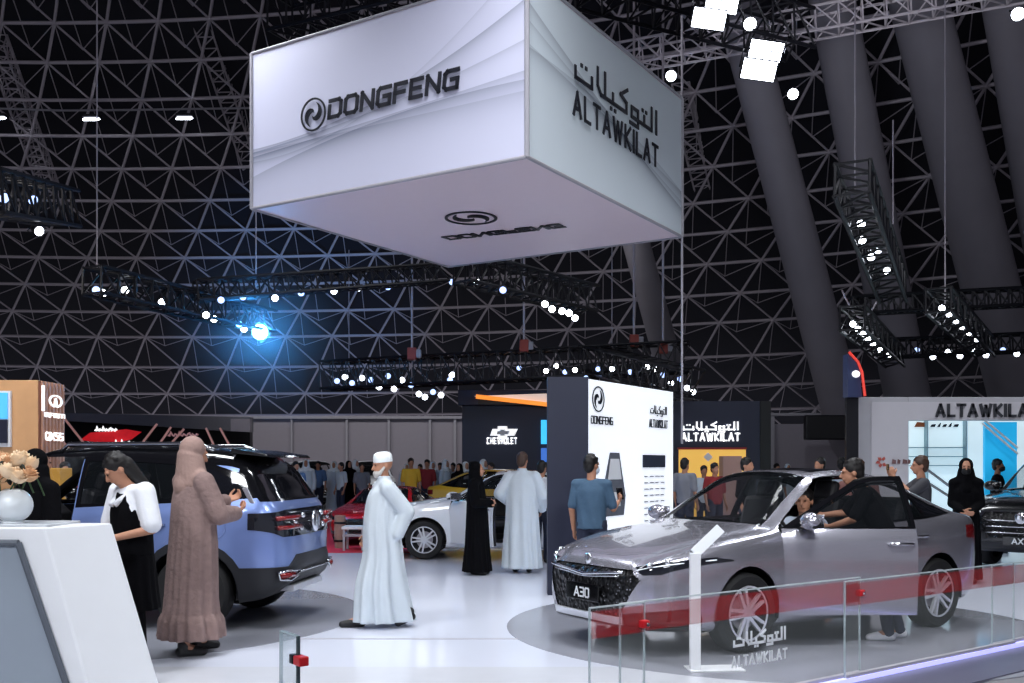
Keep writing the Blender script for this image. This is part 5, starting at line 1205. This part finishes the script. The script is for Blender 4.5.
mb = MB(); skirt(mb, [(.50, 0, .02, .23, .19, 1), (.7, 0, .01, .215, .175, .8), (.98, 0, .01, .19, .145, .2)], k, 12, .012); mb.build('skirt', M_abaya, r, remesh=.012, sm=2)
trousers(r, J, k, M_abaya); hair(r, J, k, M_hair, 'long'); shoes(r, J, k, M_shoe)
mb = MB(); mb.tube([J['nek'] + V((s * .10, .03, .0)) * k for s in (1, .9)] + [J['nek'] + V((.02, -.13, -.14)) * k], .024, 8); mb.tube([J['nek'] + V((-.10, .03, 0)) * k, J['nek'] + V((-.02, -.13, -.14)) * k], .024, 8); mb.build('collar', M_shirtw, r, smooth=True)

# --- 4 woman in black beyond the counter, at the left edge
r, J, k = person('woman in black robe and veil behind the flower vase at the left edge', (-4.0, 8.45, 0), math.radians(150), 1.68, skin=M_skin)
robe(r, J, k, M_abaya, fan_robe(.19, .30)); hood(r, J, k, M_abaya, .3); shoes(r, J, k, M_shoe)

# --- 5 man in blue-grey shirt at the display wall
r, J, k = person('man in a blue grey shirt with his back turned at the white display wall', (.885, 11.1, 0), math.radians(158), 1.665, dict(Relb=(-.25, -.04, 1.13), Rwr=(-.24, -.27, 1.20), Rhd=(-.2, -.8, .5), Rn=(1, 0, .4), curl=.7), M_skin, head_yaw=-.45)
shirt(r, J, k, M_teal, .90, (.060, .058, .05), width=1.04); trousers(r, J, k, M_jean); hair(r, J, k, M_hair); shoes(r, J, k, M_shoe); mask(r, J, k, M_mask)
ph = MB().box((-.235 * k, -.37 * k, 1.30 * k), (.075, .010, .15), Matrix.Rotation(-.5, 3, 'X')).build('phone', M_phone, None, bevel=.004); ph.location = r.location; ph.rotation_euler = r.rotation_euler; tag(ph, 'dark phone held by the man in blue grey at the display wall', 'phone')

# --- 6 man in white seen from behind at the white car
r, J, k = person('man in a white robe with his back turned beside the white sedan', (.15, 14.55, 0), math.radians(172), 1.735, dict(Lelb=(.33, .05, 1.16), Lwr=(.20, -.13, 1.02), Relb=(-.31, .02, 1.12), Rwr=(-.27, -.12, .93)), M_skin, head_yaw=-.2)
robe(r, J, k, M_thobe, [(.07, 0, .02, .29, .22, 1), (.5, 0, .02, .26, .20, .8), (.95, 0, .01, .235, .18, .4), (1.2, 0, .01, .235, .165, .15), (1.38, 0, .01, .215, .13, .05), (1.44, 0, .01, .12, .10, 0), (1.48, 0, .01, .075, .075, 0), (1.53, 0, .01, .068, .068, 0)], 12, .018, (.092, .09, .075), .92)
hair(r, J, k, M_hairb); shoes(r, J, k, M_shoe)
# --- 7 woman in black facing him
r, J, k = person('woman in a black robe facing the man in white at the white sedan', (-.50, 14.3, 0), math.radians(78), 1.60, dict(Lelb=(.23, -.03, 1.12), Lwr=(.05, -.24, 1.10), Relb=(-.23, -.03, 1.12), Rwr=(-.05, -.24, 1.12), Lhd=(-1, -.4, .1), Rhd=(1, -.4, .2)), M_skin, head_yaw=.2)
robe(r, J, k, M_abaya, fan_robe(.18, .27)); hood(r, J, k, M_abaya, .3); shoes(r, J, k, M_shoe)
# --- 8 head beyond the man in white
r, J, k = person('dark haired person in white half hidden by the navy end panel', (.48, 16.0, 0), math.radians(150), 1.62, skin=M_skin, vox=.011)
shirt(r, J, k, M_shirtw, .9, short=False, vox=.014); trousers(r, J, k, M_jean, vox=.015); hair(r, J, k, M_hair); shoes(r, J, k, M_shoe)

# --- 9 driver of the sedan
def on_car(car, x, y, z):
    return car.matrix_basis @ V((x, y, z))
bpy.context.view_layer.update()
sit = dict(Lkn=(.12, -.42, .98), Rkn=(-.12, -.42, .98), Lank=(.12, -.62, .62), Rank=(-.12, -.62, .62), Lelb=(.23, -.12, 1.14), Lwr=(.15, -.36, 1.22), Relb=(-.23, -.12, 1.14), Rwr=(-.15, -.36, 1.22), curl=.9)
p = on_car(sed, .02, .37, 0); p.z = -.37
r, J, k = person('man in a pale shirt sitting at the wheel of the silver sedan', p, sed_a + PI / 2, 1.70, sit, M_skin, head_yaw=.5)
shirt(r, J, k, mat('pale_blue_shirt', (190, 200, 216), .8, noise=.06), .90, short=True); trousers(r, J, k, M_jean); hair(r, J, k, M_hair); shoes(r, J, k, M_shoe)
# --- 10 man leaning in at the open door
M_btee = mat('black_shirt_cloth', (12, 12, 15), .9, spec=.1, noise=.12, nscale=14, bump=.2, bscale=30)
r, J, k = person('dark haired man in black shirt leaning in behind the open sedan door', (3.33, 8.93, 0), math.radians(-104), 1.66, dict(Lelb=(.22, -.30, 1.14), Lwr=(.10, -.50, 1.06), Relb=(-.20, -.34, 1.18), Rwr=(-.12, -.56, 1.16), Lkn=(.09, -.04, .5), Rkn=(-.08, .02, .5), Lank=(.10, .02, .085), Rank=(-.09, .14, .085)), M_skin, lean=.44, head_pitch=.1)
shirt(r, J, k, M_btee, .92, (.062, .060, .05), lean=.44, width=.92); trousers(r, J, k, M_jean, (.088, .068, .055)); hair(r, J, k, M_hair); shoes(r, J, k, M_shoew)
# --- 11 brown haired woman behind him
p = on_car(sed, -.75, 1.30, 0); p.z = 0
r, J, k = person('brown haired person behind the man leaning in at the sedan door', (4.06, 11.75, 0), math.radians(-30), 1.62, skin=M_skin, vox=.010)
shirt(r, J, k, mat('dusty_red_top', (120, 80, 76), .8), .9, short=False, vox=.013); trousers(r, J, k, M_jean, vox=.014); hair(r, J, k, M_hairb, 'long'); shoes(r, J, k, M_shoe)
# --- 12 person raising a phone behind the sedan's tail
r, J, k = person('person in grey raising a phone behind the tail of the silver sedan', (5.02, 12.3, 0), math.radians(-100), 1.66, dict(Lelb=(.22, -.16, 1.28), Lwr=(.06, -.34, 1.50), Relb=(-.22, -.16, 1.28), Rwr=(-.06, -.34, 1.48), curl=.6, Lhd=(0, -.3, 1), Rhd=(0, -.3, 1)), M_skin, vox=.009)
shirt(r, J, k, mat('dark_grey_shirt', (58, 58, 64), .8, noise=.1), .9); trousers(r, J, k, M_jean); hair(r, J, k, M_hairb); shoes(r, J, k, M_shoe)
ph = MB().box((0, -.40, 1.62), (.16, .010, .08)).build('phone', M_phone, None, bevel=.003); ph.location = r.location; ph.rotation_euler = r.rotation_euler; tag(ph, 'dark phone raised by the person in grey behind the sedan', 'phone'); ph.scale = (k, k, k)
# --- 13 woman in black at the right
r, J, k = person('woman in black robe and black face mask standing between sedan and black crossover', (6.04, 13.3, 0), math.radians(-22), 1.64, dict(Lelb=(.19, -.02, 1.12), Lwr=(.05, -.22, 1.00), Relb=(-.19, -.02, 1.12), Lsh=(.16, .01, 1.41), Rsh=(-.16, .01, 1.41), Rwr=(-.05, -.22, 1.02), Lhd=(-.8, -.5, -.3), Rhd=(.8, -.5, -.3)), M_skin)
robe(r, J, k, M_abaya, fan_robe(.155, .20), r=(.065, .06, .055)); hood(r, J, k, M_abaya, .2); mask(r, J, k, M_maskb); shoes(r, J, k, M_shoe)
# --- 14 person at the far right edge
r, J, k = person('dark haired person in black beside the black crossover at the right edge', (8.7, 17.9, 0), math.radians(60), 1.66, skin=M_skind, vox=.010)
shirt(r, J, k, M_btee, .9, short=False, vox=.013); trousers(r, J, k, M_jean, vox=.014); hair(r, J, k, M_hair); shoes(r, J, k, M_shoe); mask(r, J, k, M_maskb)

# --- people beyond the sedan roof and the far crowd: one plain build per kind, then copies in their own clothes
def plain(kind, m, head='hair', hm=None, vox=.016, label=''):
    r, J, k = person(label, (0, 0, 0), 0, 1.68, skin=M_skin, vox=.014, face=False)
    if kind == 'robe':
        robe(r, J, k, m, fan_robe(.2, .27), vox=vox)
    else:
        shirt(r, J, k, m, .9, vox=vox); trousers(r, J, k, M_jean, vox=vox)
    if head == 'hair': hair(r, J, k, hm or M_hair)
    elif head == 'hood': hood(r, J, k, hm or m, .3, vox=vox)
    elif head == 'cloth': hood(r, J, k, M_cap, .2, vox=vox)
    shoes(r, J, k, M_shoe); return r
protos = {}
COL = dict(white=M_thobe, black=M_abaya, yellow=mat('yellow_shirt', (214, 168, 50), .8), blue=mat('mid_blue_shirt', (84, 112, 150), .8), grey=mat('mid_grey_shirt', (120, 122, 130), .8), red=mat('dark_red_shirt', (140, 40, 44), .8))
def extra_person(key, px, Y, ang, label, group=None, sc=1.0):
    col, kind, head = key; X = (px - CX) / F * Y
    if key not in protos: r = protos[key] = plain(kind, COL[col], head); r.location = (X, Y, 0); r.rotation_euler = (0, 0, ang); r['label'] = label; r['group'] = group or 'visitors'
    else: r = dup(protos[key], (X, Y, 0), (0, 0, ang), label, group or 'visitors')
    r.scale = (sc,) * 3; return r
W, B_ = ('white', 'robe', 'cloth'), ('black', 'robe', 'hood')
g_ = 'visitors seen over the sedan roof'
extra_person(('grey', 'shirt', 'hair'), 685, 18.5, 2.4, 'dark visitor at the left end of the yellow panel', g_)
extra_person(('black', 'shirt', 'hair'), 747, 15.2, .9, 'black haired visitor over the sedan roof, just right of the yellow panel', g_, .99)
extra_person(('red', 'shirt', 'hair'), 715, 19.2, .4, 'visitor in dark red before the yellow panel', g_, .95)
extra_person(('black', 'shirt', 'hair'), 820, 17, -1.2, 'visitor in black over the sedan roof, nearest the grey portal booth but one', g_)
extra_person(('white', 'shirt', 'hair'), 843, 17.5, 1.9, 'visitor in a white shirt over the sedan roof, beside the grey portal booth', g_)
extra_person(W, 788, 27, .2, 'visitor in white robe far beyond the sedan roof', g_, .95)
extra_person(('grey', 'shirt', 'hair'), 777, 25, .2, 'visitor in grey far beyond the sedan roof, left of a white robe', g_, .95)
extra_person(('white', 'shirt', 'hair'), 704, 20.7, 0, 'small visitor in white before the middle of the yellow panel', g_, .92)
g_ = 'far crowd'; kinds = [W, ('blue', 'shirt', 'hair'), W, ('white', 'shirt', 'hair'), B_, W, ('grey', 'shirt', 'hair'), W, ('white', 'shirt', 'hair'), ('red', 'shirt', 'hair')]
nm = {'white': 'white', 'blue': 'blue', 'black': 'black', 'grey': 'grey', 'red': 'red'}
rc = random.Random(11); i = 0
for px in (306, 318, 334, 341, 349, 356, 362, 407, 420, 427, 433, 440, 446, 453, 459, 466, 472, 484, 491):
    key = kinds[i % len(kinds)]
    extra_person(key, px, (27.2 + .2 * (i % 2) if px > 455 else 29.2 + 1.8 * (i % 3) + rc.uniform(0, .6)), rc.uniform(-1, 1), '%s far visitor from the left in the crowd before the grey partition, dressed in %s' % (ORD[i], nm[key[0]]), g_, rc.uniform(.95, 1.04)); i += 1
extra_person(('yellow', 'shirt', 'hair'), 411, 27, .3, 'visitor in a bright yellow shirt behind the red sports car', g_, 1.04)
extra_person(('blue', 'shirt', 'hair'), 296, 24, .5, 'visitor in blue just right of the rear window of the blue crossover', 'visitors', .98)
extra_person(('red', 'shirt', 'hair'), 65, 15.0, .5, 'visitor in red seen through the open door of the blue crossover', 'visitors', .95)
# ------------------------------------------------------------------ the counter at the lower left
ct = thing('reception_counter', 'white slant-ended reception counter with a grey front at the lower left', 'counter', (-3.1, 6.9, 0))
O = V(ct.location)
n_t, f_t = V((-3.05, 6.52, 1.15)), V((-2.81, 7.02, 1.15))        # right-hand top corners, front and back
n_b, f_b = V((-2.72, 6.50, 0)), V((-2.47, 7.02, 0))              # the end leans outwards to the floor
L = V((-3.2, .06, 0)); q = [n_t, f_t, f_b, n_b]; w_ = [v + L for v in q]
MB().add([v - O for v in q + w_], [(0, 1, 2, 3), (7, 6, 5, 4), (0, 4, 5, 1), (1, 5, 6, 2), (2, 6, 7, 3), (3, 7, 4, 0)]).build('body', M_wht, ct, bevel=.012)
fd = V((0, -.012, 0)); a_, b2 = n_t - V((.16, 0, .10)), n_b - V((.13, 0, -.02))
p = [a_ + V((-2.9, .05, 0)), a_, b2, b2 + V((-2.9, .05, 0))]
MB().add([v - O + fd for v in p] + [v - O + V((0, .05, 0)) for v in p], [(0, 1, 2, 3), (7, 6, 5, 4), (0, 4, 5, 1), (1, 5, 6, 2), (2, 6, 7, 3), (3, 7, 4, 0)]).build('front_panel', mat('counter_grey', (142, 152, 164), .35, noise=.03), ct)
mb = MB(); mb.cyl(a_ - O + fd * 1.5, b2 - O + fd * 1.5, .022, n=8); mb.cyl(a_ - O + fd * 1.5, p[0] - O + fd * 1.5, .022, n=8); mb.build('panel_edge', mat('edge_dark_grey', (84, 90, 100), .4), ct)
MB().box(n_t - O + V((-1.5, .28, .008)), (3.02, .50, .018)).build('top', mat('counter_top', (196, 200, 206), .25, noise=.02), ct, bevel=.005)
vs = thing('vase', 'white ribbed ball vase on the counter at the left edge', 'vase', P(13, 522, 6.75)); vs.location.z = 1.168
prof = [(0.001, 0), (.07, .0)] + [(.125 * math.sin(t), .118 - .118 * math.cos(t)) for t in [.5 + i * .11 for i in range(22)]]
MB().lathe([(r_ * (1 + .012 * (i % 2)), h) for i, (r_, h) in enumerate(prof)] + [(.045, .225), (.04, .15)], n=40).build('bowl', mat('white_ceramic', (222, 228, 232), .3, noise=.03), vs, smooth=50)
M_rose = mat('cream_rose', (232, 204, 170), .8, noise=.15, nscale=20); M_rose2 = mat('peach_rose', (206, 160, 120), .8, noise=.15, nscale=20)
rr = random.Random(4); roses = []
def rose(m):
    o = thing('rose', '', 'flower'); mb = MB(); n = 30
    for L_, (R, h, tw) in enumerate(((.013, .040, 0), (.022, .037, .7), (.031, .030, 1.5), (.038, .018, 2.3))):
        rings = []
        for q, zz in ((.25, -.022), (.7, -.016), (.95, -.002), (1.0, .5), (1.06, .9), (1.12, 1.0), (.98, .97), (.9, .6), (.8, .1)):
            z = zz if zz < 0 else zz * h
            rings.append([V((R * q * (1 + .10 * math.sin(3 * t + tw) * (zz > 0)) * math.cos(t), R * q * (1 + .10 * math.sin(3 * t + tw) * (zz > 0)) * math.sin(t), z + (.005 * math.sin(3 * t + tw + 1) if zz > .4 else 0))) for t in [2 * PI * i / n for i in range(n)]])
        mb.loft(rings, cap=False)
    mb.build('petals', m, o, smooth=True)
    MB().tube([(0, 0, -.01), (0, .003, -.09), (0, 0, -.15)], .004, 6).build('stem', mat('stem_green', (60, 84, 52), .6), o); return o
ra, rb = rose(M_rose), rose(M_rose2); base = V(vs.location)
spots = [(-.10, -.03, .29, 0), (-.05, -.08, .27, 1), (.0, -.09, .30, 0), (.06, -.07, .27, 0), (.10, -.02, .28, 1), (-.07, .02, .36, 0), (-.02, -.02, .35, 1), (.04, -.01, .37, 0), (.09, .04, .35, 0), (.02, .06, .39, 0), (-.10, .06, .38, 1)]
where = ['low at the left', 'low, second from the left', 'low in the middle', 'low, right of the middle', 'low at the right', 'in the middle row at the left', 'at the heart of the bunch', 'in the middle row right of the heart', 'in the middle row at the right', 'topmost of the bunch', 'high at the left']
u0 = set()
for (x, y, z, kx), wl in zip(spots, where):
    lab = '%s rose %s in the white ball vase' % (('cream', 'peach')[kx], wl); loc = base + V((x * 1.1, y, z + .035)); rot = (y * -3 + .35, x * 4, rr.uniform(0, 6))
    if kx not in u0: u0.add(kx); o = (ra, rb)[kx]; o.location = loc; o.rotation_euler = rot; o['label'] = lab; o['group'] = 'roses in the vase'
    else: o = dup((ra, rb)[kx], loc, rot, lab, 'roses in the vase')
    o.scale = (1.5,) * 3
mb = MB()
for i in range(26):
    a, t = rr.uniform(0, 6.28), rr.uniform(.02, .11); c = V((t * math.cos(a), t * math.sin(a), rr.uniform(.27, .40))); mb.ball(c, (.034, .006, .020), 8, Matrix.Rotation(a, 3, 'Z') @ Matrix.Rotation(rr.uniform(-.8, .8), 3, 'Y'))
o = mb.build('foliage', mat('dark_leaves', (34, 40, 34), .6, noise=.2), vs, smooth=True); o['kind'] = 'stuff'
# ------------------------------------------------------------------ glass barrier along the platform edge
M_pane = mat('barrier_glass', (236, 246, 246), .03, alpha=.04, noise=0, spec=.6)
M_paneE = mat('glass_edge', (190, 206, 210), .15, alpha=.5, noise=.05)
M_band = mat('red_film', (190, 26, 36), .3, alpha=.28, noise=.04)
M_clamp = mat('red_clamp', (206, 30, 40), .35, noise=.06)
ang = math.atan2(Ed.y, Ed.x); u0_ = Ed
def tE(px):                                   # distance along the edge line that lies behind picture column px
    k = (px - CX) / F; return (k * E0.y - E0.x) / (Ed.x - k * Ed.y)
def pane(t0, t1, z0, z1, lab, off=0.0, band=True, clamps=True, base_at=E, ln=None):
    c = base_at((t0 + t1) / 2); c = c + nE * off; w_ = t1 - t0
    o = thing('glass_panel', lab, 'glass barrier', (c.x, c.y, 0), ang, 'glass barrier panels')
    MB().span((-w_ / 2, -.006, z0), (w_ / 2, .006, z1)).build('pane', M_pane, o)
    for x in (-w_ / 2, w_ / 2): MB().span((x - .004, -.0065, z0), (x + .004, .0065, z1)).build('edge', M_paneE, o)
    MB().span((-w_ / 2, -.0065, z1 - .004), (w_ / 2, .0065, z1 + .004)).build('edge', mat('glass_edge_bright', (206, 216, 220), .15, alpha=.8, noise=.04), o)
    if band: MB().span((-w_ / 2 + .01, -.009, z1 - .175), (w_ / 2 - .01, -.0066, z1 - .02)).build('red_band', M_band, o)
    MB().span((-w_ / 2, -.02, 0), (w_ / 2, .02, .07)).build('base_rail', M_post, o, bevel=.004)
    return o
def clamp(o, x, z):
    MB().box((x, -.02, z), (.055, .05, .045)).build('clamp', M_clamp, o, bevel=.008); MB().lathe([(.012, 0), (.012, .012), (0, .012)], c=(x, -.058, z), axis='y', n=14).build('clamp_bolt', M_chrome, o)
g1 = pane(tE(586), tE(640.5), .0, .745, 'first glass barrier panel from the left of the sedan, with red clamp below its grille', .03); clamp(g1, (tE(640.5) - tE(586)) / 2 - .02, .62)
g2 = pane(tE(620), tE(859.5), .0, .745, 'long glass barrier panel with pale two-line lettering in front of the sedan', 0); clamp(g2, (tE(859.5) - tE(620)) / 2 - .02, .635)
g3 = pane(tE(841), tE(1010), .0, .73, 'glass barrier panel in front of the rear wheel of the sedan', .03)
g4 = pane(tE(992), tE(1100), .0, .72, 'glass barrier panel cut by the right edge', 0)
cG = tE(760); w0 = (tE(620) + tE(859.5)) / 2; M_etch = mat('etched_white', (236, 240, 244), .5, noise=.03)
x_ = tE(759) - w0
Yq = E(tE(759)).y
zq = lambda y: CH + (HY - y) / F * Yq
text_mb('AR', .075, .017, .003, frame_mat((x_, -.0075, zq(642)), (1, 0, 0), (0, 0, 1)), sx=1.28).build('arabic_lettering', M_etch, g2)
text_mb('ALTAWKILAT', .060, .013, .003, frame_mat((x_, -.0075, zq(662)), (1, 0, 0), (0, 0, 1)), gap=.5, sx=.755).build('lettering', M_etch, g2)
# the short return panel on the other side of the entrance
a_, b2 = V((-1.12, 4.85, 0)), V((-1.005, 4.70, 0)); d = (b2 - a_); o = thing('glass_panel', 'short glass panel with a red clamp at the left side of the entrance', 'glass barrier', (a_ + b2) / 2, math.atan2(d.y, d.x), 'glass barrier panels'); w_ = d.length
MB().span((-w_ / 2, -.006, 0), (w_ / 2, .006, .75)).build('pane', mat('barrier_glass_tint', (200, 226, 232), .03, alpha=.22, noise=0, spec=.6), o)
MB().span((w_ / 2 - .006, -.008, 0), (w_ / 2 + .006, .008, .75)).build('edge', mat('glass_edge_dark', (66, 84, 90), .2, alpha=.9, noise=.05), o); MB().span((-w_ / 2 - .004, -.008, 0), (-w_ / 2 + .004, .008, .75)).build('edge', M_paneE, o)
MB().span((-w_ / 2, -.0065, .747), (w_ / 2, .0065, .755)).build('edge', M_paneE, o)
MB().box((w_ / 2 - .03, 0, .64), (.04, .05, .045)).build('clamp_body', M_dark, o, bevel=.006); MB().box((w_ / 2 + .03, 0, .64), (.07, .05, .045)).build('clamp', M_clamp, o, bevel=.006)
# ------------------------------------------------------------------ slim info stand in front of the sedan
Yi = 7.55; b0 = P(695, 500, Yi); st = thing('info_stand', 'slim white info stand with a tilted reading plate before the sedan headlight', 'info stand', (b0.x, b0.y, 0), .1)
zt = CH + (HY - 553) / F * Yi
MB().span((-.040, -.02, .012), (.040, .02, zt)).build('post', M_wht, st, bevel=.004)
d = V((.25, .12, .19)).normalized(); rm = V((1, 0, -.2)).normalized(); rm = (rm - d * rm.dot(d)).normalized(); R_ = Matrix((rm, rm.cross(d) * -1, d)).transposed()
MB().box(V((0, 0, zt)) + d * .155, (.082, .014, .32), R_).build('reading_plate', mat('plate_white', (226, 230, 236), .15, noise=.02, coat=.5), st, bevel=.003)
MB().box((.16, .03, .012), (.42, .22, .012)).build('base_plate', M_wht, st, bevel=.003)
# ------------------------------------------------------------------ light
def aim(o, t): o.rotation_euler = (Vector(t) - o.location).to_track_quat('-Z', 'Y').to_euler()
def area(loc, tgt, pw, sx, sy, col=(1, 1, 1), spread=PI):
    l = bpy.data.lights.new('stage_or_fill_light', 'AREA'); l.shape = 'RECTANGLE'; l.size = sx; l.size_y = sy; l.energy = pw; l.color = col; l.spread = spread
    o = bpy.data.objects.new('stage_or_fill_light', l); C.objects.link(o); o.location = loc; aim(o, tgt); return o
def spot(loc, tgt, pw, ang=50, col=(1, 1, 1), r=.2, blend=.6):
    l = bpy.data.lights.new('stage_or_fill_spot', 'SPOT'); l.energy = pw; l.spot_size = math.radians(ang); l.spot_blend = blend; l.shadow_soft_size = r; l.color = col
    o = bpy.data.objects.new('stage_or_fill_spot', l); C.objects.link(o); o.location = loc; aim(o, tgt); return o
cool = (.93, .96, 1)
area((-3.5, 6.0, 6.3), (-3.3, 9.6, 0), 135, 1.6, 1.0, cool, 2.2)
area((3.2, 5.0, 6.3), (2.6, 8.8, 0), 135, 1.6, 1.0, cool, 2.2)
area((0, 9.3, 9.3), (-.3, 11, 0), 170, 2.2, 1.2, cool, 1.9)
area((-4.5, 13.5, 9.0), (-3, 13.5, 0), 130, 2, 2, cool, 1.9)
area((5.5, 13.0, 8.2), (4.5, 12.0, 0), 130, 2, 2, cool, 1.9)
area((0, 17.0, 11.5), (0, 17, 0), 200, 3, 2, cool, 1.9)
# lamps trained on the hanging cube from the front
spot((-6, 2.5, 6.5), (-1.9, 13.5, 6.3), 120, 38, (.72, .74, 1), .4)
spot((6.5, 3.5, 6.5), (1.5, 14.5, 6.2), 430, 34, (.92, .98, 1), .4)
# spot added beside the floodlights to brighten the columns
spot((5.2, 19, 9.5), (17, 44, 16), 2400, 75, (.9, .93, 1), .4)
spot(P(261, 332, 21.3), (-14, 65, 12.5), 26000, 26, (.12, .42, 1), .3, 1.0)  # added blue spot, tints the dome struts as the lamp's halo
# area light added to brighten the partition, another over the grey booth
area((-6, 34, 9), (-6, 45, 2), 480, 20, 1, (1, .98, .98), 2.4)
area((9.3, 14.5, 6.9), (9.3, 17.5, 1), 75, 3, .6, cool, 2.2)
area((-8.5, 12.8, 6.6), (-7.6, 16, 1), 90, 1.5, .6, (1, .95, .9), 2.0)
area((-4.2, 1.2, 5.6), (-2.9, 6.8, .8), 110, 1.6, 1.0, cool, 2.0)  # front fill added to brighten the counter
area((2.2, .2, 5.6), (2.4, 8.0, .6), 80, 1.6, 1.0, cool, 2.0)  # second added front fill, towards the sedan
# haze ball added for the blue lamp's glow, lit by a point light
hz = MB().ball((0, 0, 0), 2.3, 32).build('haze', None, None, smooth=True); hz.location = P(260, 332, 20.5); tag(hz, 'faint haze ball added as the blue glow of the lamp on the sloping truss', 'haze', kind='stuff')
hm_ = bpy.data.materials.new('lamp_glow_haze'); hm_.use_nodes = True; nh = hm_.node_tree; nh.nodes.remove(nh.nodes['Principled BSDF'])
vsn = nh.nodes.new('ShaderNodeVolumeScatter'); vsn.inputs['Density'].default_value = .05; vsn.inputs['Color'].default_value = (.9, .95, 1, 1); tcv = nh.nodes.new('ShaderNodeTexCoord'); ln_ = nh.nodes.new('ShaderNodeVectorMath'); ln_.operation = 'LENGTH'; nh.links.new(tcv.outputs['Object'], ln_.inputs[0])
mr = nh.nodes.new('ShaderNodeMapRange'); mr.inputs[2].default_value = 2.25; mr.inputs[3].default_value = 1; mr.inputs[4].default_value = 0; nh.links.new(ln_.outputs['Value'], mr.inputs[0])
pw_ = nh.nodes.new('ShaderNodeMath'); pw_.operation = 'POWER'; pw_.inputs[1].default_value = 2.2; nh.links.new(mr.outputs[0], pw_.inputs[0])
dm = nh.nodes.new('ShaderNodeMath'); dm.operation = 'MULTIPLY'; dm.inputs[1].default_value = .13; nh.links.new(pw_.outputs[0], dm.inputs[0]); nh.links.new(dm.outputs[0], vsn.inputs['Density'])
nh.links.new(vsn.outputs[0], nh.nodes['Material Output'].inputs['Volume'])
hz.data.materials.append(hm_)
pl_ = bpy.data.lights.new('blue_lamp_light', 'POINT'); pl_.energy = 300; pl_.color = (.05, .38, 1); pl_.shadow_soft_size = .1
po = bpy.data.objects.new('blue_lamp_light', pl_); C.objects.link(po); po.location = P(260, 333, 19.7)
